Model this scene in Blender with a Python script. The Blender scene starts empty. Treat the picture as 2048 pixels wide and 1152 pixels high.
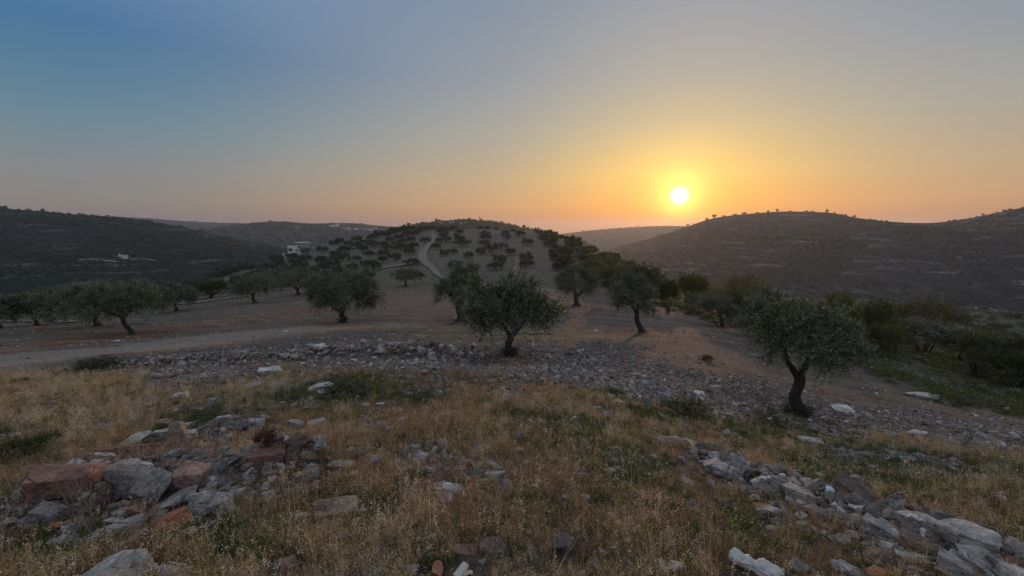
import bpy, bmesh, math, random
import numpy as np
from mathutils import Vector, Matrix, Euler, Quaternion

R = math.radians
scene = bpy.context.scene
COL = scene.collection
rnd = random.Random(11)
nrg = np.random.default_rng(7)

# ------------------------------------------------------------------ camera
F = 859.0                                   # focal length in pixels of the 2048 px wide photograph
PITCH = R(8.0)
CP, SP = math.cos(PITCH), math.sin(PITCH)
cam = bpy.data.cameras.new('camera')
cam.sensor_width = 36.0
cam.lens = F / 2048 * 36
cam.clip_start = 0.05
cam.clip_end = 40000
cam_o = bpy.data.objects.new('camera', cam)
cam_o.rotation_euler = (R(90) - PITCH, 0, 0)
COL.objects.link(cam_o)
scene.camera = cam_o

# ------------------------------------------------------------------ sun, sky, exposure
def ray(px, py):
    u = (px - 1024) / F; v = (576 - py) / F
    return np.array([u, CP + SP * v, v * CP - SP])
sd = ray(1359, 392); sd = sd / np.linalg.norm(sd)
SUN_AZ = math.atan2(sd[0], sd[1]); SUN_EL = math.asin(sd[2])
sun = bpy.data.lights.new('sun', 'SUN')
sun.energy = 0.9
sun.angle = R(0.6)
sun.color = (1.0, 0.53, 0.25)
sun_o = bpy.data.objects.new('sun', sun)
sun_o.rotation_euler = Vector(sd.tolist()).to_track_quat('Z', 'Y').to_euler()
COL.objects.link(sun_o)

def lin(c):
    return tuple(((x / 255.0) / 12.92 if x / 255.0 <= 0.04045 else ((x / 255.0 + 0.055) / 1.055) ** 2.4) for x in c)

world = bpy.data.worlds.new('World'); scene.world = world
world.use_nodes = True
nt = world.node_tree; nt.nodes.clear()
def N(t, **k):
    n = nt.nodes.new(t)
    for a, b in k.items(): setattr(n, a, b)
    return n
def L(a, b): nt.links.new(a, b)
def wmath(op, a, b=None, clamp=False):
    n = N('ShaderNodeMath', operation=op); n.use_clamp = clamp
    for i, s in enumerate((a, b)):
        if s is None: continue
        if isinstance(s, (int, float)): n.inputs[i].default_value = s
        else: L(s, n.inputs[i])
    return n.outputs[0]
def wramp(fac, pts, interp='EASE'):
    n = N('ShaderNodeValToRGB'); e = n.color_ramp.elements
    n.color_ramp.interpolation = interp
    while len(e) > 1: e.remove(e[0])
    e[0].position = pts[0][0]; e[0].color = (*lin(pts[0][1]), 1)
    for p, c in pts[1:]:
        q = e.new(p); q.color = (*lin(c), 1)
    L(fac, n.inputs[0]); return n.outputs[0]
tc = N('ShaderNodeTexCoord'); sx = N('ShaderNodeSeparateXYZ'); L(tc.outputs['Generated'], sx.inputs[0])
X, Y, Z = sx.outputs
zc = wmath('MAXIMUM', Z, 0.0)
hl = wmath('SQRT', wmath('ADD', wmath('MULTIPLY', X, X), wmath('MULTIPLY', Y, Y)))
hd = wmath('DIVIDE', wmath('ADD', wmath('MULTIPLY', X, math.sin(SUN_AZ)), wmath('MULTIPLY', Y, math.cos(SUN_AZ))), wmath('MAXIMUM', hl, 1e-4))
haz = wmath('ARCCOSINE', wmath('MINIMUM', wmath('MAXIMUM', hd, -1.0), 1.0))      # azimuth from the sun, radians
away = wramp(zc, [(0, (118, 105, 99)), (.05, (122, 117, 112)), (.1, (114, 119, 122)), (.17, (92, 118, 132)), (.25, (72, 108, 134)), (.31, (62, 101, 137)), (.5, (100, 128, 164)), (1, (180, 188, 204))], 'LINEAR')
mid = wramp(zc, [(0, (166, 114, 80)), (.05, (182, 142, 102)), (.1, (172, 148, 116)), (.2, (150, 146, 136)), (.3, (132, 137, 143)), (.43, (116, 128, 142)), (.6, (134, 146, 166)), (1, (180, 188, 204))], 'LINEAR')
near = wramp(zc, [(0, (182, 104, 54)), (.05, (212, 146, 68)), (.11, (206, 170, 98)), (.16, (190, 166, 114)), (.22, (168, 157, 130)), (.3, (150, 148, 141)), (.45, (132, 137, 148)), (.6, (142, 151, 166)), (1, (180, 188, 204))], 'LINEAR')
def mixc(f, a, b, mode='MIX'):
    n = N('ShaderNodeMixRGB', blend_type=mode)
    if isinstance(f, (int, float)): n.inputs[0].default_value = f
    else: L(f, n.inputs[0])
    for i, s in ((1, a), (2, b)):
        if isinstance(s, tuple): n.inputs[i].default_value = s
        else: L(s, n.inputs[i])
    return n.outputs[0]
w1 = N('ShaderNodeMapRange', interpolation_type='SMOOTHSTEP'); L(haz, w1.inputs[0]); w1.inputs[1].default_value = R(1); w1.inputs[2].default_value = R(26)
w2 = N('ShaderNodeMapRange', interpolation_type='SMOOTHSTEP'); L(haz, w2.inputs[0]); w2.inputs[1].default_value = R(16); w2.inputs[2].default_value = R(68)
anti = wramp(zc, [(0, (132, 124, 130)), (.12, (152, 142, 146)), (.3, (156, 156, 166)), (.6, (154, 164, 184)), (1, (180, 188, 204))], 'LINEAR')      # pale pinkish sky opposite a low sun, brightened like the zenith to light the foreground
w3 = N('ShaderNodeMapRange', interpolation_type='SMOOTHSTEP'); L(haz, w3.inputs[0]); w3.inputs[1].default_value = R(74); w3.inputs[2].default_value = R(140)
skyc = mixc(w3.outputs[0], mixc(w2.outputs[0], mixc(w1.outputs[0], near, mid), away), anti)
# the sun's aureole in the hazy air and its disc
dt = N('ShaderNodeVectorMath', operation='DOT_PRODUCT'); L(tc.outputs['Generated'], dt.inputs[0]); dt.inputs[1].default_value = sd.tolist()
ang = wmath('ARCCOSINE', wmath('MINIMUM', dt.outputs['Value'], 1.0))
g1 = wmath('MULTIPLY', wmath('EXPONENT', wmath('MULTIPLY', ang, -1 / R(1.4))), 1.9)
g2 = wmath('MULTIPLY', wmath('EXPONENT', wmath('MULTIPLY', ang, -1 / R(5.0))), 0.30)
def wscale(col, val):
    n = N('ShaderNodeVectorMath', operation='SCALE'); n.inputs[0].default_value = col; L(val, n.inputs[3]); return n.outputs[0]
def wadd(a, b):
    n = N('ShaderNodeVectorMath', operation='ADD'); L(a, n.inputs[0]); L(b, n.inputs[1]); return n.outputs[0]
disc = N('ShaderNodeMapRange', interpolation_type='SMOOTHSTEP'); L(ang, disc.inputs[0])
for i, v in ((1, R(0.1)), (2, R(1.45)), (3, 2.2), (4, 0.0)): disc.inputs[i].default_value = v
nish = N('ShaderNodeTexSky', sky_type='NISHITA'); nish.sun_disc = False
nish.sun_elevation = SUN_EL; nish.sun_rotation = SUN_AZ; nish.air_density = 1.5; nish.dust_density = 3.0; nish.altitude = 600
ns = N('ShaderNodeVectorMath', operation='SCALE'); L(nish.outputs[0], ns.inputs[0]); ns.inputs[3].default_value = 0.05 * 0.12
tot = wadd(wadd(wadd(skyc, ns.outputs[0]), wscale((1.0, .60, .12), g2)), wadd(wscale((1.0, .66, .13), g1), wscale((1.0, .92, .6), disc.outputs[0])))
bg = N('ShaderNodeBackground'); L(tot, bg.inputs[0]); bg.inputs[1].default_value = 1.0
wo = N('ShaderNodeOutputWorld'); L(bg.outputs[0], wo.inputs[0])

vs = scene.view_settings
vs.view_transform = 'Standard'; vs.look = 'None'; vs.exposure = 0.36; vs.gamma = 1.0
vs.use_curve_mapping = False
scene.render.engine = 'CYCLES'
cy = scene.cycles
cy.use_denoising = True
cy.max_bounces = 6; cy.diffuse_bounces = 2; cy.glossy_bounces = 2; cy.transmission_bounces = 3
cy.transparent_max_bounces = 8; cy.volume_bounces = 1
cy.use_adaptive_sampling = True; cy.adaptive_threshold = 0.008
HAZE_ON = True

# ------------------------------------------------------------------ noise and interpolation (numpy)
def _h(ix, iy, seed):
    n = (ix.astype(np.int64) * 374761393 + iy.astype(np.int64) * 668265263 + seed * 1442695041) & 0xFFFFFFFF
    n = ((n ^ (n >> 13)) * 1274126177) & 0xFFFFFFFF
    n = n ^ (n >> 16)
    return (n & 0xFFFFFF).astype(np.float64) / 0xFFFFFF
def vnoise(x, y, seed=0):
    x = np.asarray(x, float); y = np.asarray(y, float)
    ix = np.floor(x); iy = np.floor(y); fx = x - ix; fy = y - iy
    fx = fx * fx * (3 - 2 * fx); fy = fy * fy * (3 - 2 * fy)
    a = _h(ix, iy, seed); b = _h(ix + 1, iy, seed); c = _h(ix, iy + 1, seed); d = _h(ix + 1, iy + 1, seed)
    return (a + (b - a) * fx) * (1 - fy) + (c + (d - c) * fx) * fy
def fbm(x, y, oct=4, seed=0, gain=0.5):
    s = 0; a = 1; t = 0
    for o in range(oct):
        s = s + a * (vnoise(x * 2 ** o + 17.3 * o, y * 2 ** o - 9.1 * o, seed + o) - 0.5); t += a; a *= gain
    return s / t * 2            # about -1..1
def pchip(x, y, xi):
    x = np.asarray(x, float); y = np.asarray(y, float); h = np.diff(x); d = np.diff(y) / h
    m = np.zeros_like(y)
    for i in range(1, len(x) - 1):
        if d[i - 1] * d[i] > 0:
            w1_, w2_ = 2 * h[i] + h[i - 1], h[i] + 2 * h[i - 1]
            m[i] = (w1_ + w2_) / (w1_ / d[i - 1] + w2_ / d[i])
    m[0] = d[0]; m[-1] = d[-1]
    k = np.clip(np.searchsorted(x, xi) - 1, 0, len(h) - 1); t = (xi - x[k]) / h[k]
    t = np.clip(t, 0, 1)
    return ((2 * t**3 - 3 * t**2 + 1) * y[k] + (t**3 - 2 * t**2 + t) * h[k] * m[k] + (-2 * t**3 + 3 * t**2) * y[k + 1] + (t**3 - t**2) * h[k] * m[k + 1])
def zof(Y, py):                                  # height of a point Y metres ahead that the photograph shows at row py
    v = (576 - py) / F
    return Y * (v * CP - SP) / (CP + v * SP)

# ------------------------------------------------------------------ terrain
# (metres ahead, row in the photograph) or (metres ahead, None, height), by column of the photograph
FAR = [(450, None, -66), (700, None, -98), (1200, None, -125), (3000, None, -140), (12000, None, -140)]
NEAR0 = [(0, None, -1.6), (1.0, None, -1.66)]
COLS = {
 -500: [(3, 985), (5, 880), (8, 795), (11, 755), (15, 722), (20, 700), (30, 668), (45, 650), (65, None, -15), (85, None, -21), (130, None, -33), (220, None, -50)],
 0: [(3, 980), (5, 865), (8, 785), (11, 750), (15, 718), (20, 694), (30, 660), (45, 640), (65, None, -14), (85, None, -20), (130, None, -32), (220, None, -50)],
 300: [(3, 976), (5, 855), (8, 778), (11, 743), (15, 712), (20, 688), (30, 655), (45, 628), (65, 603), (85, None, -14.8), (130, None, -25), (220, None, -46)],
 400: [(3, 976), (5, 852), (8, 776), (11, 741), (15, 712), (20, 686), (30, 653), (45, 621), (65, 598), (85, 581), (105, 569), (130, None, -17.5), (170, None, -24), (260, None, -44)],
 480: [(3, 976), (5, 850), (8, 775), (11, 740), (15, 712), (20, 685), (30, 652), (45, 618), (65, 596), (85, 575), (105, 559), (130, 544), (170, None, -18), (260, None, -38)],
 620: [(3, 976), (5, 850), (8, 773), (11, 738), (15, 712), (20, 684), (30, 651), (45, 615), (65, 592), (85, 571), (105, 552), (130, 530), (170, 512), (200, 503), (230, None, -14), (300, None, -34)],
 740: [(3, 976), (5, 850), (8, 773), (11, 738), (15, 713), (20, 683), (30, 651), (45, 613), (65, 589), (85, 570), (105, 550), (130, 526), (170, 500), (220, 476), (260, 469), (310, None, -10)],
 860: [(3, 976), (5, 850), (8, 773), (11, 738), (15, 713), (20, 683), (30, 651), (45, 612), (65, 588), (85, 570), (105, 550), (130, 520), (170, 491), (220, 468), (260, 461), (310, None, -5)],
 1024: [(3, 976), (5, 850), (8, 773), (11, 738), (15, 714), (20, 684), (30, 651), (45, 612), (65, 588), (85, 570), (105, 552), (130, 520), (170, 489), (220, 466), (260, 459), (310, None, -4)],
 1120: [(3, 978), (5, 857), (8, 780), (11, 742), (15, 716), (20, 688), (30, 654), (45, 616), (65, 590), (85, 570), (105, 550), (130, 521), (170, 495), (220, 475), (260, 470), (310, None, -10)],
 1200: [(3, 982), (5, 864), (8, 788), (11, 748), (15, 719), (20, 691), (30, 657), (45, 620), (65, 594), (85, 571), (105, 551), (130, 526), (170, 508), (210, None, -14), (260, None, -28)],
 1250: [(3, 985), (5, 870), (8, 795), (11, 755), (15, 722), (20, 695), (30, 660), (45, 624), (65, 598), (85, 574), (105, 556), (130, 536), (170, None, -16), (230, None, -30)],
 1350: [(3, 992), (5, 885), (8, 812), (11, 772), (15, 733), (20, 703), (30, 663), (45, 633), (58, 615), (85, None, -15), (105, None, -19), (150, None, -30)],
 1450: [(3, 1000), (5, 900), (8, 832), (11, 792), (15, 748), (20, 714), (30, 672), (45, 644), (65, None, -14.5), (85, None, -20), (130, None, -32)],
 1600: [(3, 1015), (5, 930), (8, 872), (11.5, 830), (15, 790), (20, 752), (30, 702), (45, 670), (65, None, -17.5), (85, None, -24), (130, None, -36)],
 1850: [(3, 1020), (5, 940), (8, 890), (11, 860), (15, 828), (20, 794), (30, 748), (45, 706), (65, None, -19), (85, None, -26), (130, None, -38)],
 2048: [(3, 1020), (5, 950), (8, 905), (11, 880), (15, 852), (20, 822), (30, 780), (45, 736), (65, None, -22), (85, None, -30), (130, None, -42)],
 2700: [(3, 1030), (5, 965), (8, 925), (11, 905), (15, 880), (20, 850), (30, 805), (45, 760), (65, None, -25), (85, None, -32), (130, None, -45)],
}
SG = np.linspace(0, math.log(12000 + 1), 700)
cxs = sorted(COLS)
prof = []
for c in cxs:
    pts = NEAR0 + COLS[c] + [p for p in FAR if p[0] > COLS[c][-1][0] + 60]
    ys = [p[0] for p in pts]; zs = [zof(p[0], p[1]) if len(p) == 2 else p[2] for p in pts]
    prof.append(pchip(np.log(np.array(ys) + 1), zs, SG))
prof = np.array(prof)
PXG = np.linspace(-500, 2700, 321)
GRID = np.array([pchip(cxs, prof[:, j], PXG) for j in range(len(SG))])      # [s, px]
def blur(a, k, ax):
    w = np.hanning(k + 2)[1:-1]; w /= w.sum()
    pad = [(0, 0), (0, 0)]; pad[ax] = (k // 2, k // 2)
    b = np.pad(a, pad, mode='edge')
    return np.apply_along_axis(lambda r: np.convolve(r, w, 'valid'), ax, b)
GRID = blur(blur(GRID, 9, 1), 7, 0)
def base_ground(x, y):
    x = np.asarray(x, float); y = np.asarray(y, float)
    r = np.hypot(x, y); az = np.arctan2(x, y)
    azc = np.clip(az, -R(62), R(62))
    rho = r * np.maximum(np.cos(azc), 0.3)
    px = np.clip(1024 + F * np.tan(azc) / 1.0 * CP, -500, 2700)
    s = np.log(rho + 1)
    gi = np.clip(s / SG[-1] * (len(SG) - 1), 0, len(SG) - 1.001); gj = np.clip((px + 500) / 3200 * 320, 0, 319.999)
    i = gi.astype(int); j = gj.astype(int); fi = gi - i; fj = gj - j
    z = (GRID[i, j] * (1 - fj) + GRID[i, j + 1] * fj) * (1 - fi) + (GRID[i + 1, j] * (1 - fj) + GRID[i + 1, j + 1] * fj) * fi
    back = np.clip((np.abs(az) - R(75)) / R(60), 0, 1); back = back * back * (3 - 2 * back)
    zb = -1.6 + 3.0 * (1 - np.exp(-r / 60)) - 130 * np.clip((r - 300) / 1500, 0, 1)
    return z * (1 - back) + zb * back
BUMPS = []                                       # (points of a line, height, half width) added as banks
def seg_dist(x, y, line):
    d = np.full(np.shape(x), 1e9)
    for (ax, ay), (bx, by) in zip(line[:-1], line[1:]):
        vx, vy = bx - ax, by - ay; t = np.clip(((x - ax) * vx + (y - ay) * vy) / (vx * vx + vy * vy), 0, 1)
        d = np.minimum(d, np.hypot(x - ax - t * vx, y - ay - t * vy))
    return d
def ground(x, y):
    x = np.asarray(x, float); y = np.asarray(y, float); r = np.hypot(x, y)
    z = base_ground(x, y)
    nf = np.clip((r - 0.8) / 3, 0, 1)
    z = z + fbm(x / 1.3, y / 1.3, 4, 3) * 0.055 * nf * np.clip(60 / (r + 1e-3), 0, 1)
    z = z + fbm(x / 6, y / 6, 3, 8) * 0.16 * np.clip((r - 3) / 10, 0, 1)
    z = z + fbm(x / 35, y / 35, 3, 5) * 1.2 * np.clip((r - 50) / 120, 0, 1)
    z = z + fbm(x / 160, y / 160, 3, 6) * 10 * np.clip((r - 300) / 500, 0, 1)
    for line, hgt, wd in BUMPS:
        m = r < 60
        d = seg_dist(x, y, line)
        z = z + np.where(m, hgt * np.exp(-(d / wd) ** 2) * (0.75 + 0.5 * fbm(x / 1.1, y / 1.1, 3, 21)), 0)
    return z
def hit(px, py, tmax=900, zfun=None):
    d = ray(px, py); f = zfun or ground
    t = np.geomspace(0.8, tmax, 1500); P = d[None, :] * t[:, None]
    g = P[:, 2] - f(P[:, 0], P[:, 1])
    k = np.argmax(g < 0)
    if g[k] >= 0: return None
    a, b = t[max(k - 1, 0)], t[k]
    for _ in range(18):
        m = (a + b) / 2; p = d * m
        if p[2] < f(np.array([p[0]]), np.array([p[1]]))[0]: b = m
        else: a = m
    return d * b
def hitr(px, py, ymax=330, ymin=0):
    for k in range(40):
        p = hit(px, py + k * .8, 900)
        if p is not None and p[1] < ymax: return p
    return p
def hitv(pts, tmax=900):
    out = []
    for px, py in pts:
        h = hit(px, py, tmax)
        out.append(h)
    return out
def project(x, y, z):
    dep = y * CP - z * SP; up = y * SP + z * CP
    dep = np.where(np.abs(dep) < 1e-3, 1e-3, dep)
    return 1024 + F * x / dep, 576 - F * up / dep, dep
def inpoly(px, py, poly):
    c = np.zeros(np.shape(px), bool); n = len(poly); j = n - 1
    for i in range(n):
        xi, yi = poly[i]; xj, yj = poly[j]
        if yi != yj:
            c ^= ((yi > py) != (yj > py)) & (px < (xj - xi) * (py - yi) / (yj - yi) + xi)
        j = i
    return c
# banks: the long heap of cleared stones, the stone pile, the stone line
def line_of(pts): return [tuple(hit(a, b)[:2]) for a, b in pts]
_l1 = line_of([(290, 733), (400, 722), (520, 725), (640, 718), (760, 714), (860, 712), (955, 718)])
_l2 = line_of([(640, 716), (760, 712), (860, 710)])
_l3 = line_of([(180, 985), (330, 965), (480, 960), (540, 940)])
_l4 = line_of([(1440, 925), (1560, 985), (1700, 1025), (1850, 1080), (2000, 1140), (2200, 1210)])
BUMPS += [(_l1, 0.16, 0.9), (_l2, 0.22, 0.7), (_l3, 0.27, 0.42), (_l4, 0.13, 0.30)]

# ------------------------------------------------------------------ mesh helpers
def mesh_from(name, V, Fq, mats=(), smooth=False, tint=None, ftype=4):
    """V (n,3) float, Fq (m,k) int, k = 3 or 4"""
    V = np.ascontiguousarray(V, dtype=np.float32); Fq = np.ascontiguousarray(Fq, dtype=np.int32)
    me = bpy.data.meshes.new(name)
    me.vertices.add(len(V)); me.vertices.foreach_set('co', V.ravel())
    k = Fq.shape[1]
    me.loops.add(Fq.size); me.loops.foreach_set('vertex_index', Fq.ravel())
    me.polygons.add(len(Fq)); me.polygons.foreach_set('loop_start', np.arange(0, Fq.size, k, dtype=np.int32))
    me.update(calc_edges=True)
    me.polygons.foreach_set('use_smooth', np.full(len(Fq), smooth, bool))
    for m in mats: me.materials.append(m)
    if tint is not None:
        a = me.attributes.new('tint', 'FLOAT', 'POINT'); a.data.foreach_set('value', np.asarray(tint, dtype=np.float32))
    return me
def vcol(me, name, C):
    a = me.attributes.new(name, 'FLOAT_COLOR', 'POINT')
    A = np.ones((len(C), 4), np.float32); A[:, :3] = C
    a.data.foreach_set('color', A.ravel())
def link(name, me, parent=None, loc=None, rot=None, scale=None, **props):
    o = bpy.data.objects.new(name, me); COL.objects.link(o)
    if parent is not None: o.parent = parent
    if loc is not None: o.location = [float(v) for v in loc]
    if rot is not None: o.rotation_euler = rot
    if scale is not None: o.scale = scale if hasattr(scale, '__len__') else (scale,) * 3
    for a, b in props.items():
        if b is not None: o[a] = b
    return o
def empty(name, loc, rz=0, **props):
    o = bpy.data.objects.new(name, None); COL.objects.link(o)
    o.location = [float(v) for v in loc]; o.rotation_euler = (0, 0, rz); o.empty_display_size = 0.3
    for a, b in props.items():
        if b is not None: o[a] = b
    return o
def grid_faces(nu, nv, wrap=False):
    i = np.arange(nu - 1)[:, None]; j = np.arange(nv if wrap else nv - 1)[None, :]
    j2 = (j + 1) % nv
    a = i * nv + j; b = i * nv + j2; c = (i + 1) * nv + j2; d = (i + 1) * nv + j
    return np.stack([a, b, c, d], -1).reshape(-1, 4)

# ------------------------------------------------------------------ materials
def material(name):
    m = bpy.data.materials.new(name); m.use_nodes = True
    t = m.node_tree; b = t.nodes['Principled BSDF']
    b.inputs['Roughness'].default_value = 0.9; b.inputs['Specular IOR Level'].default_value = 0.25
    return m, t, b
def mn(t, typ, ins=None, **k):
    n = t.nodes.new(typ)
    for a, b in k.items(): setattr(n, a, b)
    for a, b in (ins or {}).items():
        s = n.inputs[a]
        if hasattr(b, 'is_linked') or hasattr(b, 'links'): t.links.new(b, s)
        else: s.default_value = b
    return n
def mramp(t, fac, pts, interp='LINEAR'):
    n = t.nodes.new('ShaderNodeValToRGB'); n.color_ramp.interpolation = interp
    e = n.color_ramp.elements
    while len(e) > 1: e.remove(e[0])
    e[0].position = pts[0][0]; c = pts[0][1]; e[0].color = (*(c if hasattr(c, '__len__') else (c,) * 3), 1)
    for p, c in pts[1:]:
        q = e.new(p); q.color = (*(c if hasattr(c, '__len__') else (c,) * 3), 1)
    t.links.new(fac, n.inputs[0]); return n.outputs[0]
def noise(t, scale, detail=4, rough=0.55, vec=None, dist=0.0):
    n = mn(t, 'ShaderNodeTexNoise', {'Scale': scale, 'Detail': detail, 'Roughness': rough, 'Distortion': dist})
    if vec is not None: t.links.new(vec, n.inputs['Vector'])
    return n.outputs[0]
def mmix(t, f, a, b, mode='MIX'):
    return mn(t, 'ShaderNodeMixRGB', {0: f, 1: a, 2: b}, blend_type=mode).outputs[0]
def bump(t, b, h, strength=0.5, dist=0.02):
    n = mn(t, 'ShaderNodeBump', {'Height': h, 'Strength': strength, 'Distance': dist}); t.links.new(n.outputs[0], b.inputs['Normal'])
def C4(c): return (*c, 1.0)

# ground: the colour of soil and litter comes with the mesh, fine variation from noise
m_ground, t, b = material('ground_soil')
tcg = mn(t, 'ShaderNodeTexCoord').outputs['Object']
att = mn(t, 'ShaderNodeAttribute', attribute_name='soil').outputs[0]
n1 = noise(t, 9, 6, .7, tcg); n2 = noise(t, 0.9, 5, .6, tcg); n3 = noise(t, 60, 3, .6, tcg)
f = mramp(t, n1, [(.3, .5), (.5, .95), (.72, 1.6)])
f2 = mramp(t, n2, [(.3, .65), (.5, 1.0), (.7, 1.35)])
f3 = mramp(t, n3, [(.3, .6), (.6, 1.25)])
c = mmix(t, 1.0, mmix(t, 1.0, mmix(t, 1.0, att, f, 'MULTIPLY'), f2, 'MULTIPLY'), f3, 'MULTIPLY')
t.links.new(c, b.inputs['Base Color']); bump(t, b, n1, .9, .05)

def hill_material(name, base, dark, pale, pale_amt, sc=1.0, veg=.5):
    m, t, b = material(name)
    tc_ = mn(t, 'ShaderNodeTexCoord').outputs['Object']
    mp = mn(t, 'ShaderNodeMapping', {'Vector': tc_, 'Scale': (0.012 * sc, 0.012 * sc, 0.28 * sc)}).outputs[0]
    band = noise(t, 1.0, 5, .65, mp)                                # strata: level beds of limestone
    veg_n = noise(t, 0.16 * sc, 6, .75, tc_)
    blot = noise(t, 0.012 * sc, 5, .6, tc_)
    fine = noise(t, 0.6 * sc, 4, .7, tc_)
    vf = mramp(t, veg_n, [(veg - .09, 0.0), (veg + .05, 1.0)])
    c0 = mmix(t, mramp(t, blot, [(.38, 0.0), (.62, 1.0)]), C4(base), C4([v * .7 for v in base]))
    pf = mn(t, 'ShaderNodeMath', {0: mramp(t, band, [(.56, 0.0), (.66, 1.0)]), 1: mramp(t, fine, [(.42, 0.0), (.58, 1.0)])}, operation='MULTIPLY').outputs[0]
    pf = mn(t, 'ShaderNodeMath', {0: pf, 1: pale_amt}, operation='MULTIPLY').outputs[0]
    c1 = mmix(t, vf, c0, C4(dark)); c2 = mmix(t, pf, c1, C4(pale))
    t.links.new(c2, b.inputs['Base Color']); bump(t, b, veg_n, 1.0, 2.0)
    b.inputs['Specular IOR Level'].default_value = 0.0
    return m
# ------------------------------------------------------------------ the near hillside, valley and plain: one ground sheet
ZONE = {
 'scree': [(250, 748), (290, 728), (400, 704), (600, 694), (700, 684), (850, 684), (950, 694), (1060, 692), (1160, 700), (1300, 722), (1420, 745), (1560, 765), (1700, 795), (1850, 818), (2048, 850), (2300, 880), (2300, 960), (2048, 900), (1850, 882), (1650, 868), (1560, 850), (1400, 822), (1250, 790), (1120, 765), (950, 742), (700, 738), (560, 745), (430, 765), (330, 770)],
 'scrub': [(1240, 585), (1330, 610), (1430, 640), (1480, 655), (1700, 690), (1740, 750), (1880, 800), (2048, 840), (2400, 870), (2400, 640), (2048, 560), (1700, 500), (1240, 440), (1120, 450), (1135, 500), (1190, 560)],
 'rustgrass': [(700, 738), (950, 742), (1080, 760), (1060, 790), (700, 770), (560, 760)],
 'straw': [(-600, 742), (250, 745), (430, 765), (600, 755), (640, 800), (420, 830), (0, 900), (-600, 950)],
 'redsoil': [(780, 590), (960, 600), (1230, 575), (1300, 600), (1450, 640), (1480, 690), (1300, 680), (1150, 650), (800, 640), (730, 620)],
 'redsoil2': [(-500, 690), (0, 690), (200, 665), (420, 640), (640, 610), (720, 620), (560, 640), (320, 668), (120, 700), (-500, 745)],
 'fieldright': [(1060, 690), (1300, 680), (1480, 655), (1700, 690), (1760, 735), (1900, 775), (2048, 840), (2300, 870), (2048, 852), (1700, 797), (1420, 747), (1160, 702)],
 'straw2': [(1640, 735), (1800, 770), (1960, 800), (2048, 850), (2300, 870), (2048, 860), (1850, 818), (1700, 795), (1560, 765)],
 'green': [(1200, 790), (1400, 800), (1640, 865), (1850, 900), (2048, 930), (2300, 1000), (2300, 1160), (2048, 1090), (1700, 970), (1500, 900), (1300, 850)],
}
def soft_zone(px, py, poly, w=10.0):
    s = 0
    for a, bb in ((0, 0), (w, 0), (-w, 0), (0, w * .5), (0, -w * .5)):
        s = s + inpoly(px + a, py + bb, poly).astype(float)
    return s / 5

na_front = 430; azf = np.linspace(-R(60), R(60), na_front)
azb = np.linspace(R(60), R(300), 70)[1:-1]
AZ = np.concatenate([azf, azb]); RR = np.concatenate([[0.35, .6, .8], np.geomspace(1.0, 60, 250), np.geomspace(60, 420, 110)[1:], np.geomspace(420, 6800, 70)[1:]])
rr, aa = np.meshgrid(RR, AZ, indexing='ij')
GX = (rr * np.sin(aa)).ravel(); GY = (rr * np.cos(aa)).ravel(); GZ = ground(GX, GY)
V = np.stack([GX, GY, GZ], -1)
Fq = grid_faces(len(RR), len(AZ), wrap=True)
# centre fan as thin quads onto one doubled vertex
V = np.vstack([V, [[0, 0, -1.6]]]); ci = len(V) - 1
na = len(AZ); fan = np.array([[ci, (k + 1) % na, k, k] for k in range(na)])
gpx, gpy, gdep = project(GX, GY, GZ)
front = gdep > 0.5
r_ = np.hypot(GX, GY)
wx = 22 * fbm(GX / 2.5, GY / 2.5, 3, 31) * np.clip(6 / r_, .2, 1); wy = 10 * fbm(GX / 2.0, GY / 2.0, 3, 32) * np.clip(10 / r_, .2, 1)
def zone(name, w=10): return np.where(front, soft_zone(gpx + wx, gpy + wy, ZONE[name], w), 0.0)
def mixv(C, c, w): return C * (1 - w[:, None]) + np.array(c)[None, :] * w[:, None]
n_a = fbm(GX / 9, GY / 9, 4, 41); n_b = fbm(GX / 30, GY / 30, 3, 42); n_c = fbm(GX / 2, GY / 2, 4, 43)
C = np.tile(np.array([0.104, 0.088, 0.071]), (len(GX), 1))
C = mixv(C, (0.124, 0.103, 0.078), np.clip(n_b * 2 + .3, 0, 1))                 # dry grass, field
C = mixv(C, (0.085, 0.080, 0.045), np.clip(n_a * 2.2, 0, 1) * .7)
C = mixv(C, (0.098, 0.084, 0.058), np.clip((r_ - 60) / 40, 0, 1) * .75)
C = mixv(C, (0.044, 0.046, 0.032), np.clip((-GZ - 16) / 5, 0, 1) * np.clip((r_ - 50) / 20, 0, 1))            # scrub in the valley
C = mixv(C, (0.060, 0.042, 0.027), np.clip((12.5 - r_) / 3, 0, 1) * .85)
C = mixv(C, (0.150, 0.102, 0.082), zone('redsoil') * .6)
C = mixv(C, (0.160, 0.090, 0.058), zone('redsoil2') * .75)
C = mixv(C, (0.10, 0.075, 0.045), zone('straw') * .7)
C = mixv(C, (0.09, 0.05, 0.03), zone('rustgrass') * .8)
C = mixv(C, (0.050, 0.052, 0.026), zone('scrub', 14) * .9)
C = mixv(C, (0.105, 0.085, 0.072), zone('scree'))
C = mixv(C, (0.105, 0.080, 0.068), zone('fieldright') * .85)
C = mixv(C, (0.12, 0.095, 0.06), zone('straw2') * .7)
C = mixv(C, (0.075, 0.070, 0.036), zone('green', 16) * .6)
C = C * (1 + .18 * n_c[:, None]) * (1 - .26 * np.clip((r_ - 12) / 4, 0, 1) + .22 * np.clip((r_ - 80) / 50, 0, 1))[:, None]
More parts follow.
